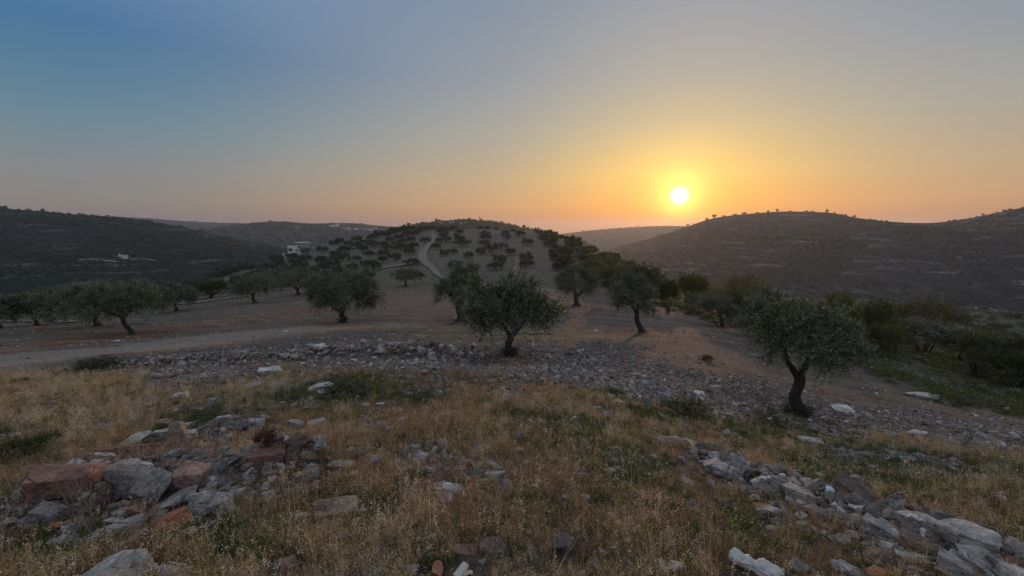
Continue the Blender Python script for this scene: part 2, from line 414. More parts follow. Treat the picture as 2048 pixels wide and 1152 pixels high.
# furrow-like worn stripes across the terraced field
st = np.sin((GY + 2.2 * fbm(GX / 14, GY / 14, 2, 55)) * 2 * math.pi / 3.1) * np.clip((r_ - 14) / 6, 0, 1) * np.clip((75 - r_) / 30, 0, 1)
C = C * (1 + .16 * st[:, None])
def mesh_mixed(name, V, Fq, tris, mats, smooth=True):
    me = bpy.data.meshes.new(name)
    V = np.ascontiguousarray(V, np.float32); me.vertices.add(len(V)); me.vertices.foreach_set('co', V.ravel())
    nl = Fq.size + tris.size
    me.loops.add(nl); me.loops.foreach_set('vertex_index', np.concatenate([Fq.ravel(), tris.ravel()]).astype(np.int32))
    st = np.concatenate([np.arange(0, Fq.size, 4), Fq.size + np.arange(0, tris.size, 3)]).astype(np.int32)
    me.polygons.add(len(st)); me.polygons.foreach_set('loop_start', st)
    me.update(calc_edges=True); me.polygons.foreach_set('use_smooth', np.full(len(st), smooth, bool))
    for m in mats: me.materials.append(m)
    return me
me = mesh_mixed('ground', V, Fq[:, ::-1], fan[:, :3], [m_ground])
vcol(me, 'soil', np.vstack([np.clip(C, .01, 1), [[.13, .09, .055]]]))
link('ground', me, kind='structure')

# ------------------------------------------------------------------ hills
hill_fun = {}
def pxat(Y, px): return (px - 1024) / F * Y * 1.0
def make_hill(name, crest, foot_y, foot_z, mat, back=1.0, nu=260, nv=90, curve=1.35, terr=0.0, rough=(2.0, 18.0), seed=1):
    """crest: (column, row, metres ahead). The front falls from the crest towards the camera to foot_y ahead."""
    cx = [c_[0] for c_ in crest]
    PX = np.linspace(cx[0], cx[-1], nu)
    top_py = pchip(cx, [c_[1] for c_ in crest], PX); D = pchip(cx, [c_[2] for c_ in crest], PX)
    fy = np.interp(PX, [p[0] for p in foot_y], [p[1] for p in foot_y])
    zt = zof(D, top_py); u = (PX - 1024) / F / CP
    T = np.concatenate([np.linspace(0, 1, nv), 1 + np.linspace(0, 1, 25)[1:] ** 1.0 * 1.0])
    tt, uu = np.meshgrid(T, u, indexing='ij'); DD = np.broadcast_to(D, tt.shape); FY = np.broadcast_to(fy, tt.shape); ZT = np.broadcast_to(zt, tt.shape)
    Yf = FY + (DD - FY) * np.clip(tt, 0, 1) + (tt > 1) * (tt - 1) * DD * 0.6 * back
    s = np.clip(tt, 0, 1)
    prof_ = 1 - (1 - s) ** curve
    # round the crest
    Zf = foot_z + (ZT - foot_z) * (prof_ * .9 + .1 * s)
    tb = np.clip(tt - 1, 0, 1)
    Zb = ZT + (foot_z - 20 - ZT) * (tb * tb * (3 - 2 * tb))
    Zh = np.where(tt > 1, Zb, Zf)
    Xh = uu * Yf
    a, sc = rough
    fade = np.clip((1 - s) * 6, .12, 1)
    Zh = Zh + fbm(Xh / sc, Yf / sc, 4, seed) * a * fade + fbm(Xh / (sc * 6), Yf / (sc * 6), 3, seed + 5) * a * 4 * np.clip((1 - s) * 3, 0, 1)
    if terr > 0:                                              # ledges
        k = terr; ph = Zh / k + .5 * fbm(Xh / 60, Yf / 60, 2, seed + 9)
        fr = ph - np.floor(ph)
        Zh = Zh + k * (np.clip(fr * 3 - 1, 0, 1) - fr) * .75 * np.clip((1 - s) * 8, 0, 1)
    V = np.stack([Xh, Yf, Zh], -1).reshape(-1, 3)
    me = mesh_from(name, V, grid_faces(len(T), nu)[:, ::-1], [mat], smooth=True)
    o = link(name, me, kind='structure')
    hill_fun[name] = (PX, T, Xh, Yf, Zh)
    return o
mh_left = hill_material('scrub_hillside_dark', (.052, .056, .042), (.014, .020, .014), (.26, .255, .235), .75, 1.0, .48)
mh_right = hill_material('terraced_hillside', (.082, .078, .074), (.030, .034, .030), (.31, .305, .295), .85, 1.0, .50)
mh_far = hill_material('far_hillside', (.085, .080, .062), (.04, .045, .035), (.25, .23, .20), .25, .5, .5)
mh_wood = hill_material('wooded_hillside', (.05, .055, .038), (.03, .035, .022), (.15, .14, .12), .1, .8, .45)
make_hill('left_hill', [(-700, 395, 600), (-300, 402, 620), (0, 414, 650), (60, 419, 660), (140, 427, 670), (230, 434, 690), (300, 441, 710), (370, 453, 740), (430, 466, 780), (480, 478, 820), (540, 490, 870), (600, 502, 920), (680, 520, 1000)],
          [(-700, 200), (0, 240), (300, 300), (500, 420), (680, 600)], -62, mh_left, curve=1.25, terr=7.0, rough=(2.0, 16), seed=101, nu=380, nv=150)
make_hill('far_left_ridge', [(100, 424, 2400), (230, 432, 2400), (300, 436, 2400), (400, 443, 2500), (470, 446, 2600), (520, 447, 2600), (650, 455, 2700), (760, 465, 2700)],
          [(100, 1500), (760, 1700)], -130, mh_far, rough=(5, 120), seed=130, nu=160, nv=50)
make_hill('village_hill', [(380, 470, 1500), (430, 458, 1480), (500, 447, 1450), (560, 443, 1450), (640, 447, 1500), (690, 446, 1600), (760, 451, 1700), (850, 462, 1700), (950, 480, 1700)],
          [(380, 900), (950, 1000)], -120, mh_far, rough=(4, 60), seed=140, nu=200, nv=70)
make_hill('wooded_hill', [(690, 490, 1020), (740, 473, 1010), (800, 457, 1000), (850, 448, 1000), (920, 441, 1020), (960, 441, 1030), (1000, 446, 1040), (1060, 459, 1060), (1110, 470, 1090), (1180, 490, 1120)],
          [(690, 620), (1180, 630)], -95, mh_wood, rough=(1.5, 20), seed=150, nu=200, nv=60)
make_hill('far_right_ridge', [(1050, 478, 2900), (1100, 471, 2900), (1160, 463, 2800), (1250, 455, 2700), (1330, 452, 2600), (1400, 452, 2500), (1500, 458, 2500), (1600, 470, 2500)],
          [(1050, 1700), (1600, 1500)], -130, mh_far, rough=(5, 110), seed=160, nu=160, nv=50)
make_hill('right_hill', [(1150, 540, 1500), (1215, 501, 1350), (1300, 476, 1200), (1360, 456, 1100), (1420, 436, 1000), (1480, 428, 960), (1560, 423, 920), (1640, 425, 900), (1700, 436, 890), (1760, 443, 870), (1830, 446, 840), (1900, 440, 800), (1960, 428, 760), (2048, 411, 700), (2300, 395, 640), (2800, 390, 600)],
          [(1150, 640), (1300, 480), (1500, 330), (1800, 230), (2048, 190), (2800, 170)], -72, mh_right, curve=1.2, terr=9.0, rough=(2.2, 18), seed=170, nu=460, nv=170)

# ------------------------------------------------------------------ haze: one box of pale even air
if HAZE_ON:
    mz = bpy.data.materials.new('haze_air'); mz.use_nodes = True; t = mz.node_tree
    t.nodes.clear(); out = t.nodes.new('ShaderNodeOutputMaterial'); pv = t.nodes.new('ShaderNodeVolumePrincipled')
    pv.inputs['Color'].default_value = (.80, .86, 1.0, 1); pv.inputs['Density'].default_value = 1.35e-4; pv.inputs['Anisotropy'].default_value = 0.6
    t.links.new(pv.outputs[0], out.inputs['Volume'])
    zt_ = 75.0; zb_ = -190.0; X0 = 7000
    bm = bmesh.new(); bmesh.ops.create_cube(bm, size=1.0)
    for v in bm.verts: v.co = Vector((v.co.x * 2 * X0, v.co.y * 2 * X0, zb_ if v.co.z < 0 else zt_))
    hm = bpy.data.meshes.new('haze'); bm.to_mesh(hm); bm.free(); hm.materials.append(mz)
    link('haze', hm, kind='stuff')
# ------------------------------------------------------------------ tracks: draped sheets just above the soil
m_road, t, b = material('pale_dirt_road')
tcr = mn(t, 'ShaderNodeTexCoord').outputs['Object']
edge = mn(t, 'ShaderNodeAttribute', attribute_name='edge').outputs[2]
soil = mn(t, 'ShaderNodeAttribute', attribute_name='soil').outputs[0]
na_ = noise(t, 1.3, 5, .6, tcr); nb_ = noise(t, 8, 4, .7, tcr)
e2 = mn(t, 'ShaderNodeMath', {0: edge, 1: mn(t, 'ShaderNodeMath', {0: na_, 1: 1.1}, operation='MULTIPLY').outputs[0]}, operation='ADD').outputs[0]
ef = mramp(t, e2, [(.70, 0.0), (1.25, .95)])
c = mmix(t, mramp(t, nb_, [(.35, 0.0), (.65, 1.0)]), C4((.125, .102, .078)), C4((.235, .20, .16)))
soil_v = mmix(t, 1.0, soil, mramp(t, nb_, [(.3, .55), (.7, 1.45)]), 'MULTIPLY')
c = mmix(t, ef, soil_v, c)
t.links.new(c, b.inputs['Base Color']); bump(t, b, nb_, .6, .04)

def soil_at(x, y):
    k = np.empty((len(x), 3))
    r = np.hypot(x, y); ri = np.clip(np.searchsorted(RR, r), 0, len(RR) - 1)
    az = np.arctan2(x, y); ai = np.clip(np.searchsorted(azf, az), 0, na_front - 1)
    return C[ri * len(AZ) + ai]
def road(name, pix, width, ruts=False, lift=.035, soft=1.0, fade=False):
    P = [hit(a, b_)[:2] for a, b_ in pix]
    P = np.array(P); d = np.concatenate([[0], np.cumsum(np.hypot(*np.diff(P, axis=0).T))])
    n = max(20, int(d[-1] / .5)); n = min(n, 420)
    s = np.linspace(0, d[-1], n)
    cx_ = pchip(d, P[:, 0], s); cy_ = pchip(d, P[:, 1], s)
    W = np.interp(s, d, width)
    tx = np.gradient(cx_); ty = np.gradient(cy_); ln = np.hypot(tx, ty); nx = -ty / ln; ny = tx / ln
    k = 15; q = np.linspace(-1, 1, k)
    x = cx_[:, None] + nx[:, None] * q[None] * W[:, None] / 2; y = cy_[:, None] + ny[:, None] * q[None] * W[:, None] / 2
    r = np.hypot(x, y)
    z = ground(x.ravel(), y.ravel()).reshape(x.shape) + lift + np.clip((r - 30) / 400, 0, .5) - .03 * (np.abs(q)[None] ** 4)
    e = np.broadcast_to(np.clip((1 - np.abs(q)) * (1.5 if fade else 2.4), 0, 1)[None], x.shape).copy()
    if ruts: e *= 1 - .75 * np.exp(-(q / .28) ** 2)[None] * (0.5 + .5 * vnoise(s / 6, s * 0, 4))[:, None]
    e *= soft
    if fade: e = e * (1 - .9 * np.clip((s / s[-1] - .45) / .4, 0, 1))[:, None]
    V = np.stack([x, y, z], -1).reshape(-1, 3)
    me = mesh_from(name, V, grid_faces(n, k), [m_road], smooth=True)
    a = me.attributes.new('edge', 'FLOAT', 'POINT'); a.data.foreach_set('value', e.ravel().astype(np.float32))
    vcol(me, 'soil', soil_at(x.ravel(), y.ravel()))
    return link(name, me, kind='structure')
road('dirt_road', [(-260, 738), (-100, 730), (0, 722), (150, 707), (300, 692), (450, 676), (600, 661), (760, 652), (900, 655), (1050, 668)], [7, 7, 7.5, 8, 8.6, 8.6, 8, 7, 6, 5], soft=.60, fade=True)
road('hill_track', [(905, 566), (886, 556), (874, 548), (866, 538), (850, 526), (845, 514), (848, 502), (858, 492), (866, 484), (868, 474), (864, 468)], [1.4, 1.6, 1.9, 2.2, 3.0, 3.2, 3.0, 2.6, 2.3, 2.1, 2.0], ruts=True, soft=.74)
road('side_path', [(846, 524), (815, 529), (790, 533), (762, 538)], [2.2, 2.0, 2.0, 1.6], soft=.9)
road('field_path', [(-40, 647), (30, 643), (85, 642), (140, 646)], [1.6, 1.8, 1.8, 1.2], soft=.7)
road('field_path', [(345, 610), (400, 605), (450, 598), (500, 592)], [1.2, 1.4, 1.3, 1.0], soft=.7)
road('orchard_track', [(1020, 560), (1030, 545), (1036, 532), (1030, 515)], [2.0, 2.2, 2.0, 1.6], ruts=True, soft=.42)

# ------------------------------------------------------------------ plant materials
def leaf_material(name, top_a, top_b, under, trans=.25, rough=.6):
    m, t, b = material(name)
    ti = mn(t, 'ShaderNodeAttribute', attribute_name='tint').outputs[2]
    oi = mn(t, 'ShaderNodeObjectInfo').outputs['Random']
    geo = mn(t, 'ShaderNodeNewGeometry').outputs['Backfacing']
    tt = mn(t, 'ShaderNodeMath', {0: ti, 1: mn(t, 'ShaderNodeMath', {0: oi, 1: .35}, operation='MULTIPLY').outputs[0]}, operation='ADD').outputs[0]
    c = mmix(t, mramp(t, tt, [(.1, 0.0), (1.15, 1.0)]), C4(top_a), C4(top_b))
    c = mmix(t, mn(t, 'ShaderNodeMath', {0: geo, 1: .7}, operation='MULTIPLY').outputs[0], c, C4(under))
    t.links.new(c, b.inputs['Base Color']); b.inputs['Roughness'].default_value = rough
    tr = mn(t, 'ShaderNodeBsdfTranslucent'); t.links.new(mmix(t, 1.0, c, (1.0, 1.15, .5, 1), 'MULTIPLY'), tr.inputs[0])
    ms = mn(t, 'ShaderNodeMixShader', {0: trans}); t.links.new(b.outputs[0], ms.inputs[1]); t.links.new(tr.outputs[0], ms.inputs[2])
    t.links.new(ms.outputs[0], t.nodes['Material Output'].inputs['Surface'])
    return m
m_olive = leaf_material('olive_leaves', (.010, .016, .007), (.155, .178, .102), (.11, .125, .085), .10, .5)
m_olive_far = leaf_material('olive_leaves_distant', (.026, .033, .020), (.065, .075, .046), (.075, .085, .06), .12, .7)
m_bush_d = leaf_material('dark_bush_leaves', (.016, .024, .009), (.092, .104, .034), (.06, .07, .035), .25)
m_bush_y = leaf_material('yellow_green_bush_leaves', (.045, .055, .014), (.155, .158, .045), (.10, .10, .04), .35)
m_bush_g = leaf_material('grey_green_bush_leaves', (.040, .048, .032), (.17, .19, .135), (.14, .15, .12), .2)
m_bark, t, b = material('olive_bark')
tcb = mn(t, 'ShaderNodeTexCoord').outputs['Object']
mp = mn(t, 'ShaderNodeMapping', {'Vector': tcb, 'Scale': (9, 9, 2.2)}).outputs[0]
nbk = noise(t, 2.2, 6, .7, mp, 1.2)
t.links.new(mramp(t, nbk, [(.3, (.02, .017, .014)), (.55, (.065, .055, .046)), (.75, (.13, .115, .10))]), b.inputs['Base Color'])
bump(t, b, nbk, 1.0, .06)

# ------------------------------------------------------------------ tube and leaf builders
class TB:
    def __init__(s): s.V = []; s.F = []; s.n = 0
    def tube(s, P, Rd, k=9, nz=.0, seed=0):
        P = np.asarray(P, float); Rd = np.asarray(Rd, float); n = len(P)
        T = np.gradient(P, axis=0); T /= np.linalg.norm(T, axis=1)[:, None] + 1e-9
        ref = np.array([0.0, 1.0, 0.0]) if abs(T[0][1]) < .8 else np.array([1.0, 0, 0])
        A = np.cross(T, ref); A /= np.linalg.norm(A, axis=1)[:, None] + 1e-9; B = np.cross(T, A)
        th = np.arange(k) / k * 2 * math.pi
        rad = Rd[:, None] * np.ones(k)[None]
        if nz: rad = rad * (1 + nz * (np.sin(th * 3 + seed)[None] * .5 + fbm(np.broadcast_to(np.cos(th) * 1.7 + seed, rad.shape), np.arange(n)[:, None] * .55 + np.sin(th)[None] * 1.7, 3, seed)))
        V = P[:, None] + rad[..., None] * (np.cos(th)[None, :, None] * A[:, None] + np.sin(th)[None, :, None] * B[:, None])
        s.V.append(V.reshape(-1, 3)); s.F.append(grid_faces(n, k, wrap=True) + s.n); s.n += n * k
        s.V.append(P[[0, -1]] + T[[0, -1]] * Rd[[0, -1], None] * np.array([[-.3], [.5]]))
        i = np.arange(k); e = (n - 1) * k + s.n - n * k; c0 = s.n; c1 = s.n + 1; f0 = s.n - n * k
        j = (i + 1) % k
        s.F.append(np.stack([np.full(k, c1), e + i, e + j, e + j], -1)[:, :4])
        s.n += 2
    def mesh(s, name, mats, smooth=True):
        V = np.vstack(s.V); Fq = np.vstack(s.F)
        tri = Fq[:, 2] == Fq[:, 3]
        return mesh_mixed(name, V, Fq[~tri], Fq[tri][:, :3], mats, smooth)
def unit(v): return v / (np.linalg.norm(v, axis=-1, keepdims=True) + 1e-9)
def leaves(B, D, Ln, Wd, rg, fold=0):
    """diamond leaves: base B, direction D, length Ln, half width Wd"""
    n = len(B); rv = unit(rg.normal(size=(n, 3))); S = unit(np.cross(D, rv)); 
    Ln = Ln[:, None]; Wd = Wd[:, None]
    V = np.stack([B, B + D * Ln * .45 + S * Wd, B + D * Ln, B + D * Ln * .45 - S * Wd], 1).reshape(-1, 3)
    return V, np.arange(n * 4).reshape(-1, 4)
def curve_pts(a, b_, bend, n, rg):
    t = np.linspace(0, 1, n)[:, None]; a = np.asarray(a, float); b_ = np.asarray(b_, float)
    m = (a + b_) / 2 + rg.normal(size=3) * bend
    return (1 - t) ** 2 * a + 2 * t * (1 - t) * m + t * t * b_

def olive(seed, H, W, fork=.28, limbs=3, lean=(0, 0), nclump=46, twigs=13, lv=16, leaf=.06, clump_r=.17, squash=.42, k=10, trunk_r=.05, top_bias=.0, gaps=.55, skirt=0, spread=None, mats=None):
    rg = np.random.default_rng(seed)
    tb = TB()
    nclump = int(nclump * 1.45); twigs = int(twigs * (1.4 if leaf < .09 or leaf > .2 else 2.0)); gaps *= .8; clump_r *= .84
    Hf = H * fork; base = np.zeros(3)
    fk = np.array([lean[0] * H, lean[1] * H, Hf])
    r0 = trunk_r * H
    n = 12; tt = np.linspace(0, 1, n)
    P = base + (fk - base) * tt[:, None]; P[:, 0] += np.sin(tt * math.pi * 1.6 + rg.uniform(0, 3)) * .03 * H * tt * (1 - tt) * 4; P[:, 1] += np.sin(tt * 5 + 1) * .015 * H * tt
    P[0, 2] -= .12 * H * .3
    Rd = r0 * (1 + .85 * np.exp(-tt * 7)) * (1 - .12 * tt); Rd[-2:] *= 1.08
    tb.tube(P, Rd, k + 4, .22, seed % 50)
    for q in range(5 if k > 6 else 0):                        # root flare
        a = rg.uniform(0, 6.28); e = np.array([math.cos(a), math.sin(a), 0]) * r0 * 2.4; e[2] = -.05
        tb.tube(curve_pts(np.array([0, 0, r0 * 1.3]) + e * .2, e, .02, 5, rg), np.linspace(r0 * .55, r0 * .2, 5), 7, .2, q)
    cc = np.array([lean[0] * H * 1.5, lean[1] * H * 1.5, H * (1 - squash) * 1.0])
    rad = np.array([W / 2, W / 2, H * squash]) * .82
    # clump centres, more of them at the shell
    cl = []
    tries = 0
    while len(cl) < nclump and tries < nclump * 60:
        tries += 1
        d = unit(rg.normal(size=3)); 
        if d[2] < -.62: continue
        q = rg.uniform(.45, 1.0) ** .6
        lump = 1 + .45 * fbm(np.array([d[0] * 1.8 + seed]), np.array([d[1] * 1.8 + d[2] * 2.2]), 2, seed)[0] * 1.6
        p = cc + d * rad * q * lump
        if all(np.linalg.norm((p - o) / rad) > gaps * (46 / nclump) ** .34 * .62 for o in cl): cl.append(p)
    cl = np.array(cl)
    # limbs
    ends = []
    for i in range(limbs):
        a = 6.283 * i / limbs + rg.uniform(-.4, .4) + (0 if spread is None else spread)
        e = cc + np.array([math.cos(a) * rad[0] * .45, math.sin(a) * rad[1] * .45, -rad[2] * rg.uniform(.05, .35)])
        Q = curve_pts(fk - np.array([0, 0, r0 * .4]), e, .05 * H, 9, rg)
        Q += rg.normal(size=Q.shape) * .008 * H * np.linspace(0, 1, 9)[:, None]
        tb.tube(Q, np.linspace(r0 * .72, r0 * .30, 9), k, .16, i + seed % 9); ends.append((Q[5], r0 * .42)); ends.append((Q[-1], r0 * .30))
    for p in cl:
        dd = [np.linalg.norm(p - e[0]) for e in ends]; e = ends[int(np.argmin(dd))]
        Q = curve_pts(e[0], p, .04 * H, 5, rg); tb.tube(Q, np.linspace(e[1] * .55, e[1] * .15, 5), max(4, k - 5), 0, 1)
    # twigs and leaves
    nc = len(cl); cr = clump_r * min(W, H * 1.3) * rg.uniform(.75, 1.25, nc)
    ct = rg.uniform(0, 1, nc)
    out = unit((cl - cc) / rad)
    TBs = np.repeat(cl, twigs, 0); O = np.repeat(out, twigs, 0); CR = np.repeat(cr, twigs)
    TD = unit(rg.normal(size=TBs.shape) * .75 + O * .55 + np.array([0, 0, .25]))
    TLn = CR * rg.uniform(.7, 1.35, len(TBs))
    TT = np.repeat(ct, twigs) * .6 + rg.uniform(0, .4, len(TBs))
    nt_ = len(TBs)
    s = np.tile((np.arange(lv) + .5) / lv, (nt_, 1)) + rg.uniform(-.03, .03, (nt_, lv))
    base_ = TBs[:, None] + TD[:, None] * (s * TLn[:, None])[..., None]
    base_[..., 2] -= (s ** 2) * (TLn * rg.uniform(.0, .45, nt_))[:, None]
    base_ += rg.normal(size=base_.shape) * leaf * .35
    D = unit(TD[:, None] * .8 + rg.normal(size=base_.shape) * .6 - np.array([0, 0, .08]))
    Bf = base_.reshape(-1, 3); Df = D.reshape(-1, 3); nn = len(Bf)
    Vv, Ff = leaves(Bf, Df, leaf * rg.uniform(.8, 1.5, nn), leaf * rg.uniform(.20, .32, nn), rg)
    tint = np.repeat(np.clip(np.repeat(TT, lv) + rg.normal(size=nn) * .12, 0, 1), 4)
    if skirt:                                                 # suckers at the foot
        ns = skirt; a = rg.uniform(0, 6.283, ns); q = r0 * rg.uniform(.8, 2.6, ns)
        Bs = np.stack([np.cos(a) * q, np.sin(a) * q, rg.uniform(0, r0 * 2.2, ns)], -1)
        Ds = unit(np.stack([np.cos(a), np.sin(a), np.full(ns, 1.2)], -1) + rg.normal(size=(ns, 3)) * .5)
        Vs, Fs = leaves(Bs, Ds, np.full(ns, leaf * 1.1), np.full(ns, leaf * .2), rg)
        sk = mesh_from('basal_shoots', Vs, Fs, [m_olive], tint=np.repeat(rg.uniform(0, .3, ns), 4))
    else: sk = None
    tm = tb.mesh('trunk', [m_bark]); cm = mesh_from('crown', Vv, Ff, [mats or m_olive], tint=tint)
    return tm, cm, sk
def put_tree(meshes, loc, rz, label, group=None, name='olive_tree', cat='olive tree', scale=1.0):
    r = empty(name, loc, rz, label=label, category=cat, group=group); r.scale = (scale,) * 3 if not hasattr(scale, '__len__') else scale
    link('trunk', meshes[0], r); link('crown', meshes[1], r)
    if meshes[2] is not None: link('basal_shoots', meshes[2], r)['kind'] = 'stuff'
    return r
def drop(p, dz=0.0):
    return (p[0], p[1], float(ground(np.array([p[0]]), np.array([p[1]]))[0]) + dz)

# near olives: column and row of the foot, crown width and total height in picture pixels
def mpp(p): return (p[1] * CP - p[2] * SP) / F              # metres per pixel at a point
BIG = [
 # px, py, width, height, seed, kwargs, label
 (1596, 832, 216, 232, 5, dict(fork=.36, limbs=2, lean=(-.03, 0), nclump=60, twigs=15, lv=22, leaf=.062, clump_r=.15, squash=.285, trunk_r=.042, skirt=900, spread=.12, gaps=.5), 'olive tree with a forked gnarled trunk on the stony slope, nearest to the stone line'),
 (1020, 712, 205, 152, 15, dict(fork=.27, limbs=2, lean=(.01, 0), nclump=60, twigs=14, lv=18, leaf=.075, clump_r=.16, squash=.37, trunk_r=.045, skirt=500, spread=.1), 'wide olive tree with a short forked trunk at the end of the stone heap'),
 (920, 643, 104, 104, 25, dict(fork=.33, limbs=3, nclump=44, twigs=13, lv=14, leaf=.10, clump_r=.17, squash=.40, trunk_r=.06), 'dense olive tree with a thick trunk half hidden behind the forked olive'),
 (686, 646, 152, 102, 36, dict(fork=.24, limbs=3, nclump=56, twigs=14, lv=15, leaf=.10, clump_r=.16, squash=.42, trunk_r=.05, skirt=200), 'round-crowned olive tree with a straight thick trunk above the pale dirt road'),
 (1284, 664, 110, 112, 47, dict(fork=.40, limbs=3, lean=(-.13, 0), nclump=42, twigs=12, lv=15, leaf=.095, clump_r=.17, squash=.36, trunk_r=.042), 'silvery olive tree with a bent leaning trunk below the dark round bush'),
 (1153, 612, 96, 78, 58, dict(fork=.28, limbs=3, nclump=34, twigs=12, lv=12, leaf=.14, clump_r=.19, squash=.42, trunk_r=.055), 'dark olive tree on bare red soil behind the wide forked olive'),
 (266, 669, 172, 100, 69, dict(fork=.36, limbs=3, lean=(-.16, 0), nclump=50, twigs=13, lv=14, leaf=.10, clump_r=.16, squash=.36, trunk_r=.042), 'crooked leaning olive tree beside the dirt road and a small white stone'),
 (194, 652, 160, 82, 70, dict(fork=.22, limbs=3, nclump=46, twigs=13, lv=13, leaf=.10, clump_r=.18, squash=.42, trunk_r=.05), 'low dark olive tree just behind the crooked leaning olive'),
 (74, 651, 96, 64, 81, dict(fork=.36, limbs=2, nclump=34, twigs=12, lv=12, leaf=.11, clump_r=.18, squash=.36, trunk_r=.045, spread=0), 'olive tree with a trunk split into a V before the pale field path'),
 (0, 657, 76, 60, 92, dict(fork=.32, limbs=3, nclump=30, twigs=11, lv=12, leaf=.11, clump_r=.19, squash=.40), 'olive tree cut by the left edge of the photo'),
 (352, 622, 76, 52, 103, dict(fork=.30, limbs=3, nclump=28, twigs=11, lv=10, leaf=.15, clump_r=.2, squash=.40), 'small olive tree standing at the near end of the low field path'),
 (510, 606, 92, 58, 114, dict(fork=.28, limbs=3, nclump=32, twigs=11, lv=11, leaf=.15, clump_r=.2, squash=.42, lean=(-.04, 0)), 'olive tree alone at the field rim between the low field path and the round-crowned olive'),
 (812, 573, 50, 34, 125, dict(fork=.36, limbs=2, nclump=26, twigs=10, lv=9, leaf=.22, clump_r=.22, squash=.36, trunk_r=.05), 'small flat-topped olive tree standing alone below the side path'),
 (596, 590, 78, 52, 136, dict(fork=.22, limbs=3, nclump=30, twigs=10, lv=10, leaf=.18, clump_r=.2, squash=.42), 'bushy olive tree just behind the crown of the round-crowned olive'),
]
tree_spots = []
for px, py, w, h, seed, kw, lab in BIG:
    p = hit(px, py); m = mpp(p); tree_spots.append((p[0], p[1], w * m / 2))
    ms = olive(seed, h * m * 1.02, w * m, **kw)
    put_tree(ms, drop(p), 0.0, lab, 'olive trees of the near field')

# hill olives ---------------------------------------------------------------
MIDV = [olive(300 + i, 3.2, 5.0, fork=.26, limbs=3, nclump=26, twigs=9, lv=7, leaf=.26, clump_r=.2, squash=.42, k=7, trunk_r=.05, gaps=.5, mats=m_olive_far) for i in range(5)]
FARV = [olive(330 + i, 3.2, 5.2, fork=.24, limbs=2, nclump=18, twigs=7, lv=5, leaf=.42, clump_r=.2, squash=.42, k=5, trunk_r=.05, gaps=.5, mats=m_olive_far) for i in range(5)]
Z2 = [(785,285,70),(835,322,75),(888,308,50),(972,335,65),(932,268,90),(920,240,70),(1042,315,65),(1065,262,75),(1065,232,70),(1062,207,60),(1130,405,105),(1150,358,90),(890,390,95),(1160,283,75),(1105,302,95),(1212,320,80),(1188,226,60),(1185,198,55),(1265,210,60),(1310,262,80),(1228,190,40),(1130,165,30),(1078,160,45),(1035,165,45),(845,242,65),(800,247,60),(830,217,70),(815,192,75),(885,158,50),(850,165,40),(920,197,55),(1360,182,35),(1420,203,60),(1400,228,70),(1430,272,70),(1465,318,80),(1300,352,90),(1300,388,90),
 (720,245,65),(650,378,90),(655,282,70),(625,312,80),(582,292,90),(548,348,85),(425,278,85),(380,257,60),(520,242,60),(570,227,70),(620,215,80),(662,206,60),(500,215,60),(540,202,80),(600,187,80),(680,191,60),(722,182,55),(760,172,55),(450,218,70),(410,230,60),(330,243,70),(280,264,70),(230,247,60),(195,264,60),(255,307,90),(240,358,120),(405,330,65),(478,362,75),(420,405,110),(380,388,80),(300,405,80),(330,352,60),(140,412,110),(60,440,120),(125,362,85),(30,308,60),(20,400,80),(395,462,90),(560,267,70),(480,267,60),(640,243,60),(595,252,60),(690,455,60),(230,440,90),(160,455,90),
 (640,176,60),(590,178,60),(700,172,50),(820,172,45),(550,184,60),(870,180,40),(900,215,40)]
Z1 = [(1700,437,90),(1715,482,130),(1850,417,80),(1590,412,80),(1540,470,100),(1440,470,80),(1400,465,80),(1335,485,90),(1230,505,90),(1100,545,100),(1195,600,165),(1290,502,90),(1370,540,100),(1620,580,110),(1500,500,90),(875,552,50),(770,548,60),(1185,525,80),(1020,530,60),(940,560,60),(1650,545,110),(1440,530,90)]
hp = [(600 + a / 2.88, 400 + b_ / 2.88, w / 2.88) for a, b_, w in Z2] + [(a / 2.88, 380 + b_ / 2.88, w / 2.88) for a, b_, w in Z1]
_pl = [(430, 582), (520, 540), (600, 512), (700, 488), (790, 500), (760, 545), (640, 572), (500, 590)]
_r = np.random.default_rng(9)
while len(hp) < 128:
    a, b_ = _r.uniform(430, 800), _r.uniform(480, 590)
    if inpoly(np.array([a]), np.array([b_]), _pl)[0] and min(math.hypot(a - q[0], (b_ - q[1]) * 2.2) for q in hp) > 17 + (b_ - 480) * .16 and not (555 < a < 640 and b_ < 520): hp.append((a, b_, 26 + (b_ - 490) * .12))
    elif _r.uniform() < .0005: break
hill_trees = []
for i, (px, py, w) in enumerate(hp):
    p = hit(px, max(py, 455), 420)
    if p is None or p[1] > 330:
        for dy in range(1, 14):
            p = hit(px, py + dy, 420)
            if p is not None and p[1] < 330: break
        else: continue
    m = mpp(p); W = min(max(w * m, 2.6), 7.0)
    if any(math.hypot(p[0] - q[1][0], p[1] - q[1][1]) < .9 for q in hill_trees): continue
    hill_trees.append((px, p, W, i))
